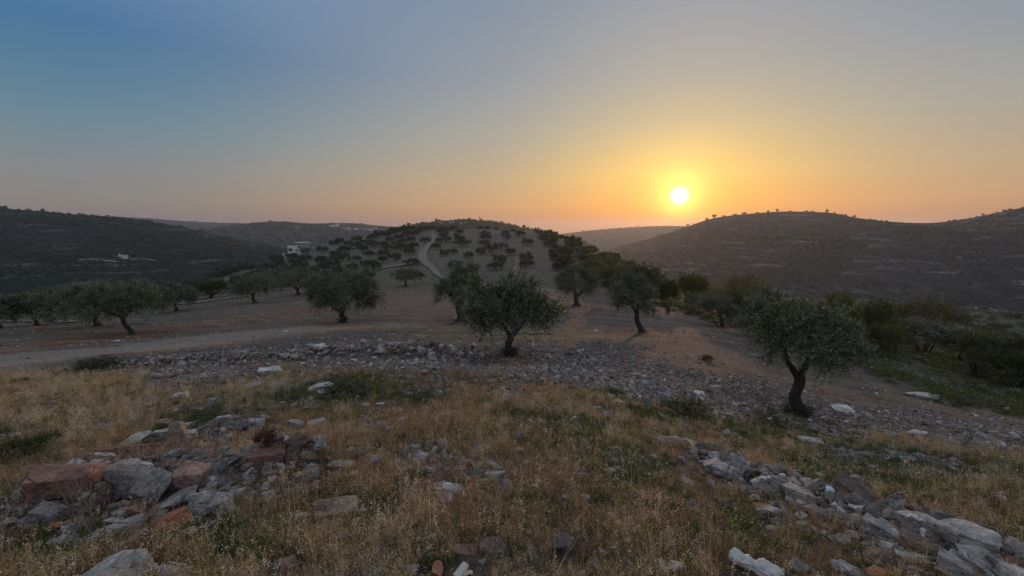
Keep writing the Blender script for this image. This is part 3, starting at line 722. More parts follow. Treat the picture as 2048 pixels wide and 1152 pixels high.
# rows counted down from the crest so that every tree gets a place one can count to
ht = sorted(hill_trees, key=lambda q: -q[1][1])
ORD = ['first', 'second', 'third', 'fourth', 'fifth', 'sixth', 'seventh', 'eighth', 'ninth', 'tenth', 'eleventh', 'twelfth', 'thirteenth', 'fourteenth', 'fifteenth']
def side(px, py):
    tr = np.interp(py, [464, 468, 474, 484, 492, 502, 514, 526, 538, 548, 560, 600], [866, 865, 868, 866, 858, 848, 845, 850, 866, 874, 862, 830])
    return px < tr
groups = {True: [], False: []}
for q in ht: groups[side(q[0], 400)].append(q) if False else groups[bool(side(q[0], project(q[1][0], q[1][1], q[1][2])[1]))].append(q)
hill_lab = {}
for sd_, lst in groups.items():
    where = 'left' if sd_ else 'right'
    nrow = max(8, round(len(lst) / 13))
    for r_i in range(nrow):
        row = lst[r_i * len(lst) // nrow:(r_i + 1) * len(lst) // nrow]
        row = sorted(row, key=lambda q: q[0], reverse=sd_)
        for k_, q in enumerate(row):
            W = q[2]; sz = 'small' if W < 3.8 else ('wide' if W > 5.4 else 'round')
            hill_lab[q[3]] = f'{sz} olive tree {where} of the hill track, {ORD[k_]} from it, {ORD[r_i]} row below crest'
for px, p, W, i in hill_trees:
    v = (MIDV if p[1] < 115 else FARV)[i % 5]
    s = W / 5.0 * .86
    put_tree(v, drop(p, -.05), rnd.uniform(0, 6.28), hill_lab[i], 'olive trees scattered over the hill', scale=(s, s, s * rnd.uniform(.82, 1.05) * (1.1 if W < 4 else .95)))

# ------------------------------------------------------------------ bushes
def bush(seed, W, H, n, twigs, lv, leaf, mat, spiky=.25, gaps=.5, lobes=3):
    rg = np.random.default_rng(seed); cl = []
    cs = np.stack([rg.uniform(-.28, .28, lobes) * W, rg.uniform(-.25, .25, lobes) * W, rg.uniform(.35, .52, lobes) * H], -1); rr_ = rg.uniform(.5, .72, lobes)
    for _ in range(n):
        k_ = rg.integers(lobes); d = unit(rg.normal(size=3)); d[2] = abs(d[2]) if rg.uniform() < .8 else d[2]
        p = cs[k_] + d * np.array([W / 2, W / 2, H * .5]) * rr_[k_] * rg.uniform(.5, 1.0); p[2] = max(p[2], .06 * H); cl.append(p)
    cl = np.array(cl); out = unit(cl - np.array([0, 0, H * .2]))
    B = np.repeat(cl, twigs, 0); O = np.repeat(out, twigs, 0)
    TD = unit(rg.normal(size=B.shape) * .7 + O * .5 + np.array([0, 0, spiky])); TLn = rg.uniform(.10, .24, len(B)) * min(W, H * 1.4)
    s = rg.uniform(0, 1, (len(B), lv)); base_ = B[:, None] + TD[:, None] * (s * TLn[:, None])[..., None]
    D = unit(TD[:, None] + rg.normal(size=base_.shape) * .6); Bf = base_.reshape(-1, 3); Df = D.reshape(-1, 3); nn = len(Bf)
    Vv, Ff = leaves(Bf, Df, leaf * rg.uniform(.7, 1.3, nn), leaf * rg.uniform(.16, .28, nn), rg)
    tint = np.repeat(np.clip(np.repeat(np.repeat(rg.uniform(0, .6, n), twigs) + rg.uniform(0, .3, n * twigs), lv) + rg.normal(size=nn) * .1, 0, 1), 4)
    fm = mesh_from('foliage', Vv, Ff, [mat], tint=tint)
    tb = TB()
    for i in range(5):
        e = cs[i % lobes] * rg.uniform(.7, 1.1) + rg.normal(size=3) * .1 * W
        tb.tube(curve_pts([rg.normal() * .05, rg.normal() * .05, -.1], e, .06 * W, 6, rg), np.linspace(.035 * W * .6, .01 * W, 6), 5)
    return tb.mesh('stems', [m_bark]), fm
def put_bush(ms, loc, rz, sc, label, group, name='shrub'):
    r = empty(name, loc, rz, label=label, category='shrub', group=group); r.scale = sc
    link('stems', ms[0], r); link('foliage', ms[1], r); return r
BU = {}
for key, mat in (('dark', m_bush_d), ('yellow-green', m_bush_y), ('grey-green', m_bush_g)):
    BU[key] = [bush(500 + i + hash(len(key)) % 7, 3.0, 2.6, 90, 10, 9, .13, mat, spiky=.3 + .1 * i, lobes=3 + i % 2) for i in range(4)]
    BU[key + 'f'] = [bush(540 + i, 3.0, 2.2, 34, 8, 6, .30, mat) for i in range(3)]
BUSH = [ # px, py foot, width, height, colour, label
 (1284, 606, 104, 92, 'dark', 'large dark round bush rising behind the silvery leaning olive'),
 (1378, 622, 66, 74, 'yellow-green', 'brownish yellow-green bush right beside the large dark round bush'),
 (1335, 600, 60, 64, 'dark', 'dark bush wedged between the large round bush and the brownish bush'),
 (1440, 628, 78, 62, 'grey-green', 'grey-green bush on the field edge below the tall thin bush'),
 (1478, 612, 60, 84, 'yellow-green', 'tall thin-topped bush poking highest above the slope bushes'),
 (1440, 600, 70, 52, 'yellow-green', 'yellow-green bush just uphill of the tall thin-topped bush'),
 (1538, 640, 84, 84, 'dark', 'broad dark bush next to the forked olive crown on its uphill side'),
 (1500, 650, 60, 48, 'grey-green', 'low grey-green bush at the foot of the broad dark bush'),
 (1680, 660, 76, 92, 'yellow-green', 'upright bush showing just past the forked olive crown'),
 (1742, 668, 88, 84, 'dark', 'dark rounded bush second past the forked olive crown'),
 (1790, 690, 70, 60, 'yellow-green', 'low yellow-green bush between two dark bushes on the right slope'),
 (1855, 662, 150, 78, 'dark', 'wide flat-topped dark bush standing highest on the right slope'),
 (1845, 706, 130, 62, 'grey-green', 'wide silvery grey bush below the flat-topped dark bush'),
 (1930, 700, 110, 62, 'yellow-green', 'yellow-green bush beside the wide silvery grey bush'),
 (1985, 726, 110, 62, 'dark', 'dark bush near the photo edge below the yellow-green bush'),
 (2040, 740, 80, 66, 'dark', 'dark bush cut by the right edge of the photo'),
 (1600, 655, 90, 60, 'yellow-green', 'yellow-green bush seen through the forked olive crown'),
 (1225, 572, 54, 40, 'yellow-green', 'yellow-green bush uphill of the large dark round bush'),
 (420, 640 - 44, 60, 34, 'dark', 'low dark bush on the rim behind the field path'),
 (186, 742, 120, 26, 'dark', 'flat dark green shrub mat at the near edge of the dirt road'),
]
bush_pts = []
for i, (px, py, w, h, colr, lab) in enumerate(BUSH):
    p = hit(px, py, 300)
    if p is None or p[1] > 120: p = hit(px, py + 25, 300)
    m = mpp(p); vs_ = BU[colr][i % 4]
    put_bush(vs_, drop(p, -.05), rnd.uniform(0, 6), (w * m / 2.9, w * m / 3.0, h * m / (2.9 if i == 0 else 2.15)), lab, 'bushes at the edge of the right slope'); bush_pts.append((p[0], p[1], w * m / 2))
# bushes filling the slope and the hill's flank
rg = np.random.default_rng(77); cnt = 0
POLYS = [([(1300, 600), (1400, 636), (1500, 662), (1650, 698), (1760, 716), (1900, 755), (2048, 792), (2200, 812), (2200, 640), (2048, 640), (1850, 620), (1600, 600), (1400, 575), (1300, 575)], 92, (2.6, 5.0), 'on the right slope'),
         ([(1070, 458), (1110, 462), (1150, 475), (1200, 495), (1250, 522), (1300, 548), (1240, 600), (1180, 560), (1110, 540), (1105, 500), (1085, 480)], 95, (2.2, 4.2), 'on the hill flank'),
         ([(470, 560), (560, 560), (640, 545), (600, 570), (480, 590), (380, 590)], 16, (1.5, 3.0), 'behind the field olives')]
for poly, n, (s0, s1), lab in POLYS:
    xs = [q[0] for q in poly]; ys = [q[1] for q in poly]; k_ = 0; tries = 0
    made = []
    while k_ < n and tries < 4000:
        tries += 1
        px, py = rg.uniform(min(xs), max(xs)), rg.uniform(min(ys), max(ys))
        if not inpoly(np.array([px]), np.array([py]), poly)[0]: continue
        p = hit(px, py, 360)
        if p is None or p[1] > 330: continue
        W = rg.uniform(s0, s1)
        if any(math.hypot(p[0] - a, p[1] - b_) < (W / 2 + c_) * .55 for a, b_, c_ in bush_pts): continue
        bush_pts.append((p[0], p[1], W / 2))
        colr = ['dark', 'dark', 'yellow-green', 'grey-green'][rg.integers(4)]
        vs_ = BU[colr][rg.integers(4)] if p[1] < 90 else BU[colr + 'f'][rg.integers(3)]
        o_ = put_bush(vs_, drop(p, -.1), rg.uniform(0, 6), (W / 3, W / 3, W / 3 * rg.uniform(.9, 1.35)), '', lab)
        made.append((p[1], math.atan2(p[0], p[1]), colr, o_))
        k_ += 1; cnt += 1
    made.sort(key=lambda q: -q[0]); nr_ = max(2, round(len(made) / 10))
    for r_i in range(nr_):
        row = sorted(made[r_i * len(made) // nr_:(r_i + 1) * len(made) // nr_], key=lambda q: q[1])
        for k2, q in enumerate(row): q[3]['label'] = f'{q[2]} bush {lab}, {ORD[k2]} from the left, {ORD[r_i]} row from the back'
# ------------------------------------------------------------------ scattering: many small pieces of ground cover on one object
def scatter(name, P, rot, scl, vid, variants, label, kind='stuff'):
    col = bpy.data.collections.new(name + '_pieces')
    for i, me in enumerate(variants):
        o = bpy.data.objects.new('%s_piece_%02d' % (name, i), me); col.objects.link(o)
    me = bpy.data.meshes.new(name); n = len(P)
    me.vertices.add(n); me.vertices.foreach_set('co', np.ascontiguousarray(P, np.float32).ravel())
    a = me.attributes.new('rot', 'FLOAT_VECTOR', 'POINT'); a.data.foreach_set('vector', np.ascontiguousarray(rot, np.float32).ravel())
    scl = np.asarray(scl, np.float32)
    if scl.ndim == 1: scl = np.repeat(scl[:, None], 3, 1)
    a = me.attributes.new('scl', 'FLOAT_VECTOR', 'POINT'); a.data.foreach_set('vector', np.ascontiguousarray(scl).ravel())
    a = me.attributes.new('vid', 'INT', 'POINT'); a.data.foreach_set('value', np.asarray(vid, np.int32))
    ng = bpy.data.node_groups.new(name + '_scatter', 'GeometryNodeTree')
    ng.interface.new_socket('Geometry', in_out='INPUT', socket_type='NodeSocketGeometry')
    ng.interface.new_socket('Geometry', in_out='OUTPUT', socket_type='NodeSocketGeometry')
    gi = ng.nodes.new('NodeGroupInput'); go = ng.nodes.new('NodeGroupOutput')
    ci = ng.nodes.new('GeometryNodeCollectionInfo'); ci.inputs['Collection'].default_value = col
    ci.inputs['Separate Children'].default_value = True; ci.inputs['Reset Children'].default_value = True
    ip = ng.nodes.new('GeometryNodeInstanceOnPoints'); ip.inputs['Pick Instance'].default_value = True
    def at(nm, ty):
        q = ng.nodes.new('GeometryNodeInputNamedAttribute'); q.data_type = ty; q.inputs['Name'].default_value = nm
        return q.outputs[0]
    er = ng.nodes.new('FunctionNodeEulerToRotation')
    k = ng.links.new
    k(gi.outputs[0], ip.inputs['Points']); k(ci.outputs[0], ip.inputs['Instance']); k(at('vid', 'INT'), ip.inputs['Instance Index'])
    k(at('rot', 'FLOAT_VECTOR'), er.inputs[0]); k(er.outputs[0], ip.inputs['Rotation']); k(at('scl', 'FLOAT_VECTOR'), ip.inputs['Scale'])
    k(ip.outputs[0], go.inputs[0])
    o = link(name, me, kind=kind, label=label)
    md = o.modifiers.new('scatter', 'NODES'); md.node_group = ng
    return o
def zrot(n, rg, tilt=.15):
    return np.stack([rg.normal(size=n) * tilt, rg.normal(size=n) * tilt, rg.uniform(0, 6.283, n)], -1)

# ------------------------------------------------------------------ rock material and shapes
def rock_mat(name, by_object=True):
    m, t, b = material(name)
    tc_ = mn(t, 'ShaderNodeMapping', {'Vector': mn(t, 'ShaderNodeNewGeometry').outputs['Position'], 'Scale': (3.2, 3.2, 4.5)}).outputs[0]
    oi = mn(t, 'ShaderNodeObjectInfo')
    ofs = mn(t, 'ShaderNodeVectorMath', {0: tc_, 1: mn(t, 'ShaderNodeCombineXYZ', {0: mn(t, 'ShaderNodeMath', {0: oi.outputs['Random'], 1: 40.0}, operation='MULTIPLY').outputs[0]}).outputs[0]}, operation='ADD').outputs[0]
    a1 = noise(t, 2.2, 6, .65, ofs, .4); a2 = noise(t, 9, 5, .75, ofs); a3 = noise(t, 1.1, 3, .5, ofs)
    vo = mn(t, 'ShaderNodeTexVoronoi', {'Vector': ofs, 'Scale': 1.6}, feature='DISTANCE_TO_EDGE').outputs[0]
    if by_object: basec = oi.outputs['Color']
    else: basec = mramp(t, oi.outputs['Random'], [(0, (.15, .14, .13)), (.25, (.27, .255, .235)), (.5, (.38, .36, .33)), (.70, (.29, .22, .18)), (.82, (.26, .165, .125)), (.92, (.52, .49, .45)), (1, (.68, .65, .60))])
    c = mmix(t, 1.0, basec, mramp(t, a1, [(.28, .30), (.46, .85), (.55, 1.05), (.72, 1.6)]), 'MULTIPLY')
    c = mmix(t, 1.0, c, mramp(t, a2, [(.3, .45), (.6, 1.2)]), 'MULTIPLY')
    c = mmix(t, mramp(t, a3, [(.52, 0.0), (.60, .45)]), c, C4((.17, .095, .065)) if by_object else C4((.12, .09, .075)))
    crk = mn(t, 'ShaderNodeMath', {0: mramp(t, vo, [(0.0, .8), (.022, 0.0)]), 1: mramp(t, a1, [(.5, 0.0), (.6, 1.0)])}, operation='MULTIPLY').outputs[0]
    c = mmix(t, crk, c, C4((.05, .04, .035)))
    t.links.new(c, b.inputs['Base Color'])
    h = mn(t, 'ShaderNodeMath', {0: a2, 1: mn(t, 'ShaderNodeMath', {0: crk, 1: -.8}, operation='MULTIPLY').outputs[0]}, operation='ADD').outputs[0]
    bump(t, b, h, 1.0, .06); b.inputs['Roughness'].default_value = .85
    return m
m_rock = rock_mat('limestone'); m_rubble = rock_mat('rubble_stone', False)
def rock_mesh(seed, kind='round', cuts=3, mats=None, amp=.085, npt=16):
    rg = np.random.default_rng(seed)
    if kind == 'block': P = np.array([[x, y, z] for x in (-1, 1) for y in (-1, 1) for z in (-1, 1)]) * .42 + rg.normal(size=(8, 3)) * .10; P = np.vstack([P, unit(rg.normal(size=(5, 3))) * .5])
    elif kind == 'shard': P = unit(rg.normal(size=(9, 3))) * np.array([.6, .35, .5])
    else: P = unit(rg.normal(size=(npt, 3))) * .5 * rg.uniform(.85, 1.1, (npt, 1))
    P = P / (P.max(0) - P.min(0))
    bm = bmesh.new()
    for p in P: bm.verts.new(p)
    r = bmesh.ops.convex_hull(bm, input=bm.verts)
    bmesh.ops.delete(bm, geom=list({g for g in r['geom_interior'] + r['geom_unused'] if isinstance(g, bmesh.types.BMVert)}), context='VERTS')
    if cuts:
        bmesh.ops.bevel(bm, geom=bm.edges[:], offset=.03, segments=1, affect='EDGES', clamp_overlap=True)
        bmesh.ops.triangulate(bm, faces=bm.faces[:])
        bmesh.ops.subdivide_edges(bm, edges=[e for e in bm.edges if e.calc_length() > .12], cuts=cuts, use_grid_fill=True)
        bmesh.ops.triangulate(bm, faces=bm.faces[:])
        co = np.array([v.co[:] for v in bm.verts]); 
        d = fbm(co[:, 0] * 3.2 + seed + co[:, 2] * 2.1, co[:, 1] * 3.2 + co[:, 2] * 2.7, 5, seed, .6) * amp
        led = (np.abs(((co[:, 2] * 3.7 + co[:, 0] * .8 + seed) % 1) - .5) < .10) * -amp * .35       # bedding grooves
        nr = unit(co)
        for v, q, dd in zip(bm.verts, nr, d + led): v.co += Vector(q) * dd
    me = bpy.data.meshes.new('stone'); bm.to_mesh(me); bm.free(); me.materials.append(mats or m_rock)
    return me
RK = {'round': [rock_mesh(10 + i, 'round', 3) for i in range(8)], 'block': [rock_mesh(30 + i, 'block', 3) for i in range(7)], 'shard': [rock_mesh(50 + i, 'shard', 2, npt=9) for i in range(5)]}
RUB = [rock_mesh(70 + i, ['round', 'block', 'shard'][i % 3], 1, m_rubble, .04, 10) for i in range(9)]
RUBS = [rock_mesh(90 + i, ['round', 'block'][i % 2], 0, m_rubble, 0, 8) for i in range(6)]
TINT = {'grey': (.52, .49, .445), 'pale': (.72, .69, .62), 'dark': (.20, .185, .175), 'red': (.36, .205, .155), 'pink': (.52, .34, .27), 'tan': (.47, .37, .27), 'orange': (.58, .24, .12), 'blue-grey': (.41, .405, .395), 'brown': (.29, .21, .165)}
# px, row of the lower edge, width, height, colour, shape, short name (or None), turn
PILE = [(262,927,118,38,'red','block','long dark red slab',.15),(146,990,124,54,'red','block','long red-brown boulder',.25),(158,958,112,24,'pink','block','pink slab lying on the red-brown boulder',.25),
 (262,1002,96,80,'grey','round','big rounded boulder at the middle of the pile',0),(308,1004,72,58,'grey','round','chipped grey boulder beside the big rounded one',.6),(338,944,46,24,'pink','round','small pale pink stone',.3),
 (388,974,76,46,'pink','block','square pink block with a dark side',-.5),(345,922,60,24,'dark','block','dark flat slab',.1),(275,890,78,24,'pale','shard','pale sloping slab at the back of the pile',.3),
 (213,1022,22,50,'brown','block','narrow upright stone',0),(368,1002,84,30,'blue-grey','shard','sharp tilted blue-grey slab',.7),(408,1032,52,46,'pale','block','pale square block',.3),(448,1036,48,48,'pale','block','pale block with a flat face',-.3),
 (243,1027,34,22,'brown','block',None,.2),(282,1018,50,20,'red','block',None,.1),(100,1048,52,34,'blue-grey','block','blue-grey block with a tan face',-.4),(62,1050,36,20,'grey','round',None,0),(108,1060,34,14,'orange','round','flat orange-tan stone',.1),
 (352,1060,64,38,'orange','round','crumbly orange-red clod',0),(255,1058,74,18,'blue-grey','block','long slaty stone',.3),(152,1056,44,20,'tan','round',None,0),(243,1172,150,60,'pale','round','very large pale cracked boulder at the lower edge of the photo',.1),(362,1168,68,54,'blue-grey','shard','pointed blue-grey boulder beside the cracked boulder',0),(268,1114,26,14,'dark','round',None,0),
 (600,905,56,38,'brown','round','arched brown boulder',0),(638,907,28,34,'pale','block','pale upright stone against the arched boulder',0),(530,927,80,28,'red','block','reddish flat slab at the edge of the pile',.1),(560,950,22,22,'grey','round',None,0),(622,964,28,32,'grey','round',None,0),
 (328,860,32,22,'pink','round',None,0),(356,886,34,40,'tan','block','tan upright stone in the grass',0),(327,882,30,24,'pale','block',None,0),(381,878,26,18,'grey','block',None,0),(378,857,18,15,'pale','shard',None,0),
 (428,854,26,15,'blue-grey','round',None,0),(450,854,26,24,'grey','block',None,0),(486,866,44,28,'dark','round','dark grey rock at the top of the pile',0),(512,862,34,24,'blue-grey','block',None,0),(522,846,32,16,'blue-grey','round',None,0),(590,857,36,18,'grey','round',None,0),(634,852,36,13,'grey','block',None,0),(592,998,36,20,'dark','block',None,0),
 (680,1040,92,38,'tan','block','low tan boulder in the brown grass',.2),(640,1050,38,38,'brown','round','dark reddish stone against the low tan boulder',0),(607,1044,28,20,'pale','block',None,0),(570,1152,66,36,'brown','block','half-buried brown rock near the lower edge of the photo',.4),(512,1150,26,20,'blue-grey','shard',None,0),
 (300,1040,26,14,'red','block',None,0),(325,1030,30,16,'dark','shard',None,.4),(395,1055,34,16,'brown','block',None,0),(190,1075,44,16,'blue-grey','shard',None,.2),(130,1085,50,16,'blue-grey','shard',None,.2),(275,1082,52,18,'tan','block',None,.4),(40,1022,36,16,'red','round',None,0),(20,1052,26,16,'grey','round',None,0),(165,1030,30,16,'dark','round',None,0),(305,905,28,14,'red','block',None,0),(405,920,40,22,'dark','block',None,.2),(425,940,34,20,'pale','shard',None,0),(400,905,26,16,'blue-grey','round',None,0)]
MIDD = [(836,927,38,23,'blue-grey','round','blue-grey stone above the green bottle cap',0),(995,964,42,32,'grey','shard','pointed grey rock in the rusty grass',0),(966,968,32,12,'tan','block',None,.2),(900,984,56,13,'grey','block',None,-.2),(897,1000,46,14,'pale','shard','pale flat shard in the brown grass',-.3),(868,1022,28,20,'grey','block',None,0),(980,1002,22,12,'blue-grey','round',None,0),(970,1022,22,16,'grey','round',None,0),(998,1014,16,12,'brown','round',None,0),
 (1223,1042,20,18,'pale','round','small smooth pale egg-shaped stone',0),(1197,997,20,9,'blue-grey','round',None,0),(1170,1000,22,14,'pale','round',None,0),(1130,970,28,12,'grey','round',None,0),(1125,1106,46,46,'dark','round','dark cracked stone standing in the grass',0),(1092,1100,30,14,'brown','block',None,0),(832,1084,44,34,'brown','shard','brown wedge-shaped rock',0),(860,1090,36,22,'tan','round',None,0),(903,1096,24,14,'dark','round',None,0),(930,1104,46,14,'red','round',None,0),(985,1102,54,28,'brown','round','half-buried purple-brown boulder above the paper cup',0),
 (752,938,26,30,'grey','block','grey upright stone in the grass',0),(680,943,56,26,'tan','round','tan rounded rock beside the pale upright stone',0),(708,962,20,20,'grey','round',None,0),(640,781,50,20,'pale','round','pale flat-topped rock sitting on a green shrub',0),(648,786,20,9,'pale','round',None,0),(361,796,30,15,'pale','block','pale block in the straw-coloured grass',0),(427,803,24,13,'blue-grey','shard',None,0),(409,794,22,13,'red','round',None,0),(400,808,22,10,'red','block',None,0),(352,820,28,12,'orange','round',None,0),(285,815,54,20,'red','round','low dark red rock in the straw grass',0),
 (505,778,32,16,'grey','round',None,0),(552,774,34,14,'blue-grey','round',None,0),(540,746,44,9,'pale','block','flat pale slab below the stone heap',.2),(638,702,24,16,'pale','block',None,0),(644,710,18,9,'pale','round',None,0),(589,722,20,15,'tan','round',None,0),(863,714,17,12,'grey','block',None,0),(823,729,14,7,'tan','round',None,0),(372,720,13,7,'pale','round',None,0),(922,702,48,22,'brown','round','brown earthy lump at the end of the stone heap',0),(233,684,13,5,'pale','round','small white stone beside the crooked leaning olive',0),
 (1683,828,38,22,'pale','round','pale boulder on the stony slope beside the forked olive',0),(1845,799,54,13,'grey','round','flat pale outcrop on the right slope',-.2),(2023,814,34,11,'pale','round',None,0),(1885,782,16,7,'pale','round',None,0),(1395,789,24,8,'pale','shard','white flat stone on the stony slope',0),(1430,777,26,6,'grey','block',None,0),(1222,800,20,13,'blue-grey','shard',None,0),(1236,806,18,8,'pale','round',None,0),(1832,872,34,15,'pale','round','pale stone cluster at the lower edge of the stony slope',0),(1620,887,44,14,'pale','block','flat pale stone below the forked olive',0),(1452,870,16,12,'grey','round',None,0),
 (45,792,36,9,'pale','block','flat pale stone in the straw grass by the left edge',0),(162,904,14,8,'pale','round','small white stone alone beside the stone pile',0),(805,842,22,8,'grey','round',None,0),(972,808,14,14,'brown','round',None,0),(1075,792,22,8,'grey','round',None,0),(730,815,24,10,'blue-grey','round',None,0),(760,812,20,9,'grey','round',None,0),(545,860,24,10,'grey','round',None,0),(1010,1150,40,12,'brown','shard',None,0),(700,905,22,12,'grey','round',None,0),(1040,905,20,12,'grey','round',None,0),(1105,895,18,10,'dark','round',None,0),(1160,1150,20,10,'grey','round',None,0),(1275,1048,18,14,'blue-grey','round',None,0),(1262,1040,26,12,'grey','round',None,0),(1290,1050,22,12,'grey','shard',None,0)]
LINE = [(1471,938,48,27,'grey','shard','pointed grey stone heading the stone line',0),(1445,937,20,15,'grey','round',None,0),(1466,960,66,24,'grey','block','flat grey slab behind the head of the stone line',-.2),(1494,945,24,11,'pale','round',None,0),(1525,973,50,26,'pale','round','pale knobbly stone second along the stone line',0),(1528,991,26,19,'blue-grey','round',None,0),(1557,990,32,34,'grey','shard',None,0),(1598,1004,60,32,'grey','block','long grey block in the middle of the stone line',-.3),(1658,993,62,24,'grey','block','grey block behind the blue and white packet',.1),(1731,1016,104,28,'brown','block','long brown beam-like slab',-.42),
 (1527,1019,36,14,'orange','round',None,0),(1586,1020,18,17,'red','block',None,0),(1630,1036,46,26,'pink','round','pinkish rounded stone in the stone line',0),(1671,1036,46,26,'grey','round','grey rounded stone below the small pale wrapper',0),(1725,1030,50,18,'pale','block',None,0),(1723,1052,40,24,'tan','round',None,0),(1773,1030,50,11,'brown','block',None,-.2),(1773,1053,32,17,'grey','round',None,0),(1840,1063,76,40,'pale','round','pale humped boulder below the beam-like slab',-.4),(1930,1114,100,76,'grey','round','biggest grey boulder of the stone line',0),(1856,1088,54,32,'pale','round','pale round boulder against the biggest boulder',0),(1755,1078,48,36,'blue-grey','block','blue-grey tilted block',-.5),(1785,1090,64,36,'blue-grey','block','sloping blue-grey slab',-.6),(1812,1082,60,30,'tan','block','tan slab leaning towards the biggest boulder',-.5),(1841,1108,70,36,'brown','block','wide brown slab below the pale round boulder',-.4),(1733,1070,28,17,'brown','round',None,0),(1792,1112,56,24,'pale','block',None,0),(1836,1125,44,20,'grey','round',None,0),(1880,1126,52,28,'dark','shard','dark angular stone below the biggest boulder',0),(1918,1158,62,40,'blue-grey','block','blue-grey boulder at the lower edge of the photo',-.3),(1972,1142,76,42,'grey','round','wide grey boulder below the biggest boulder',0),(2014,1146,54,36,'red','round','reddish boulder near the lower corner',0),(2034,1172,70,40,'pale','round','pale boulder filling the lower corner',0),(1752,1134,46,30,'tan','round','tan stone at the foot of the stone line',0),(1750,1152,36,22,'orange','round','pale orange stone at the foot of the stone line',0),(1690,1148,54,26,'grey','round',None,0),(2042,1136,22,28,'grey','round',None,0),(1888,1156,32,22,'tan','round',None,0),(1632,955,30,14,'tan','round','tan stone sunk in the grass beyond the stone line',0),
 (1370,890,44,14,'grey','round',None,0),(1340,885,40,14,'grey','block',None,0),(1400,905,40,13,'tan','block',None,0),(1418,925,36,13,'grey','round',None,0),(1318,882,28,12,'grey','round',None,0),(1495,985,26,13,'grey','round',None,0),(1508,1000,20,12,'pale','round',None,0),(1552,1015,24,14,'grey','round',None,0),(1570,1035,30,16,'blue-grey','shard',None,0),(1605,1045,26,13,'tan','round',None,0),(1650,1062,32,16,'brown','block',None,0),(1695,1052,28,18,'blue-grey','round',None,0),(1705,1075,30,15,'grey','round',None,0),(1735,1092,28,14,'tan','round',None,0),(1760,1108,26,12,'brown','round',None,0),(1800,1132,34,15,'grey','round',None,0),(1840,1146,40,16,'tan','block',None,0),(1900,1020,20,10,'grey','round',None,0),(1600,975,26,12,'grey','round',None,0),(1545,1060,22,10,'grey','round',None,0)]
rg = np.random.default_rng(5)
def filler(poly, n, w0, w1, cols):
    out = []; xs = [q[0] for q in poly]; ys = [q[1] for q in poly]
    while len(out) < n:
        px, py = rg.uniform(min(xs), max(xs)), rg.uniform(min(ys), max(ys))
        if inpoly(np.array([px]), np.array([py]), poly)[0]:
            w = rg.uniform(w0, w1) * (0.55 + .9 * (py - 690) / 460); out.append((px, py, w, w * rg.uniform(.45, .8), cols[rg.integers(len(cols))], ['round', 'block', 'shard'][rg.integers(3)], None, rg.uniform(-.6, .6)))
    return out
PILE += filler([(400,925),(480,925),(575,965),(560,1000),(480,1005),(400,990)], 34, 15, 27, ['grey', 'blue-grey', 'blue-grey', 'dark', 'grey', 'brown'])
PILE += filler([(30,1010),(200,1015),(460,1040),(440,1075),(200,1110),(30,1075)], 18, 16, 30, ['grey', 'blue-grey', 'red', 'tan', 'brown'])
PILE += filler([(190,925),(440,905),(470,1010),(330,1060),(200,1060)], 18, 18, 30, ['pink', 'tan', 'pale', 'red', 'grey'])
MIDD += filler([(480,700),(700,690),(900,690),(940,730),(500,738)], 26, 14, 22, ['grey', 'blue-grey', 'pale', 'dark', 'tan'])
MIDD += filler([(560,860),(1250,880),(1300,1080),(600,1100)], 16, 10, 20, ['grey', 'tan', 'brown', 'pale'])
LINE += filler([(1500,985),(1720,1035),(1860,1110),(1700,1110),(1560,1040)], 22, 14, 28, ['grey', 'tan', 'pale', 'pale', 'brown', 'grey'])
land = []; anon = []; rock_blocks = []
def place_rock(rec, zone):
    px, py, w, h, colr, shp, nm, turn = rec
    p = hit(px, py - .18 * h); 
    if p is None: return
    m = mpp(p); W = w * m * (.88 if zone == 'P' and w > 45 else 1); H = max(h * m * (1.05 if zone == 'P' else .95), W * .22); D = W * rg.uniform(.6, .85)
    if shp == 'block' and h < w * .4: D = W * .5
    H = max(H - D * .22, W * .2) * 1.12
    me = RK[shp][rg.integers(len(RK[shp]))]
    z = float(ground(np.array([p[0]]), np.array([p[1]]))[0])
    yaw = turn + rg.uniform(-.15, .15) + math.atan2(-p[0], p[1]) * .6; tilt = (rg.normal() * .12, rg.normal() * .12 + (turn * -.25 if abs(turn) > .3 else 0))
    o = link('rock', me, loc=(p[0], p[1], z + H * (.40 if zone != 'M' else .34)), rot=(tilt[0], tilt[1], yaw), scale=(W * 1.05, D, H * 1.1))
    tv = TINT[colr]; k_ = rg.uniform(.85, 1.15); o.color = (tv[0] * k_, tv[1] * k_, tv[2] * k_, 1)
    o['category'] = 'rock'; o['group'] = {'P': 'stones of the pile on the left', 'M': 'stones lying loose in the grass and field', 'L': 'stones of the line running to the lower right corner'}[zone]
    rock_blocks.append((p[0], p[1], W / 2))
    if nm: o['label'] = (nm + ({'P': ', in the stone pile', 'M': ', lying in the grass', 'L': ', part of the stone line'}[zone] if len(nm.split()) < 11 and 'field' not in nm and 'stone line' not in nm and 'heap' not in nm and 'slope' not in nm and 'lump' not in nm and 'pile' not in nm and 'photo' not in nm and 'grass' not in nm else ''))[:140]; land.append((nm, p, o))
    else: anon.append((o, p, colr, W))
for z_, lst in (('P', PILE), ('M', MIDD), ('L', LINE)):
    for rec in lst: place_rock(rec, z_)
short = lambda s: s.split(' at the ')[0].split(' lying on')[0].split(' beside ')[0].split(' in the ')[0].split(' against ')[0].split(' on the ')[0].split(' below ')[0].split(' above ')[0].split(' behind ')[0].split(' leaning ')[0].split(' with ')[0].split(' standing')[0].split(' near the ')[0].split(' filling ')[0]
shorts = [short(l_[0]) for l_ in land]
byl = {}
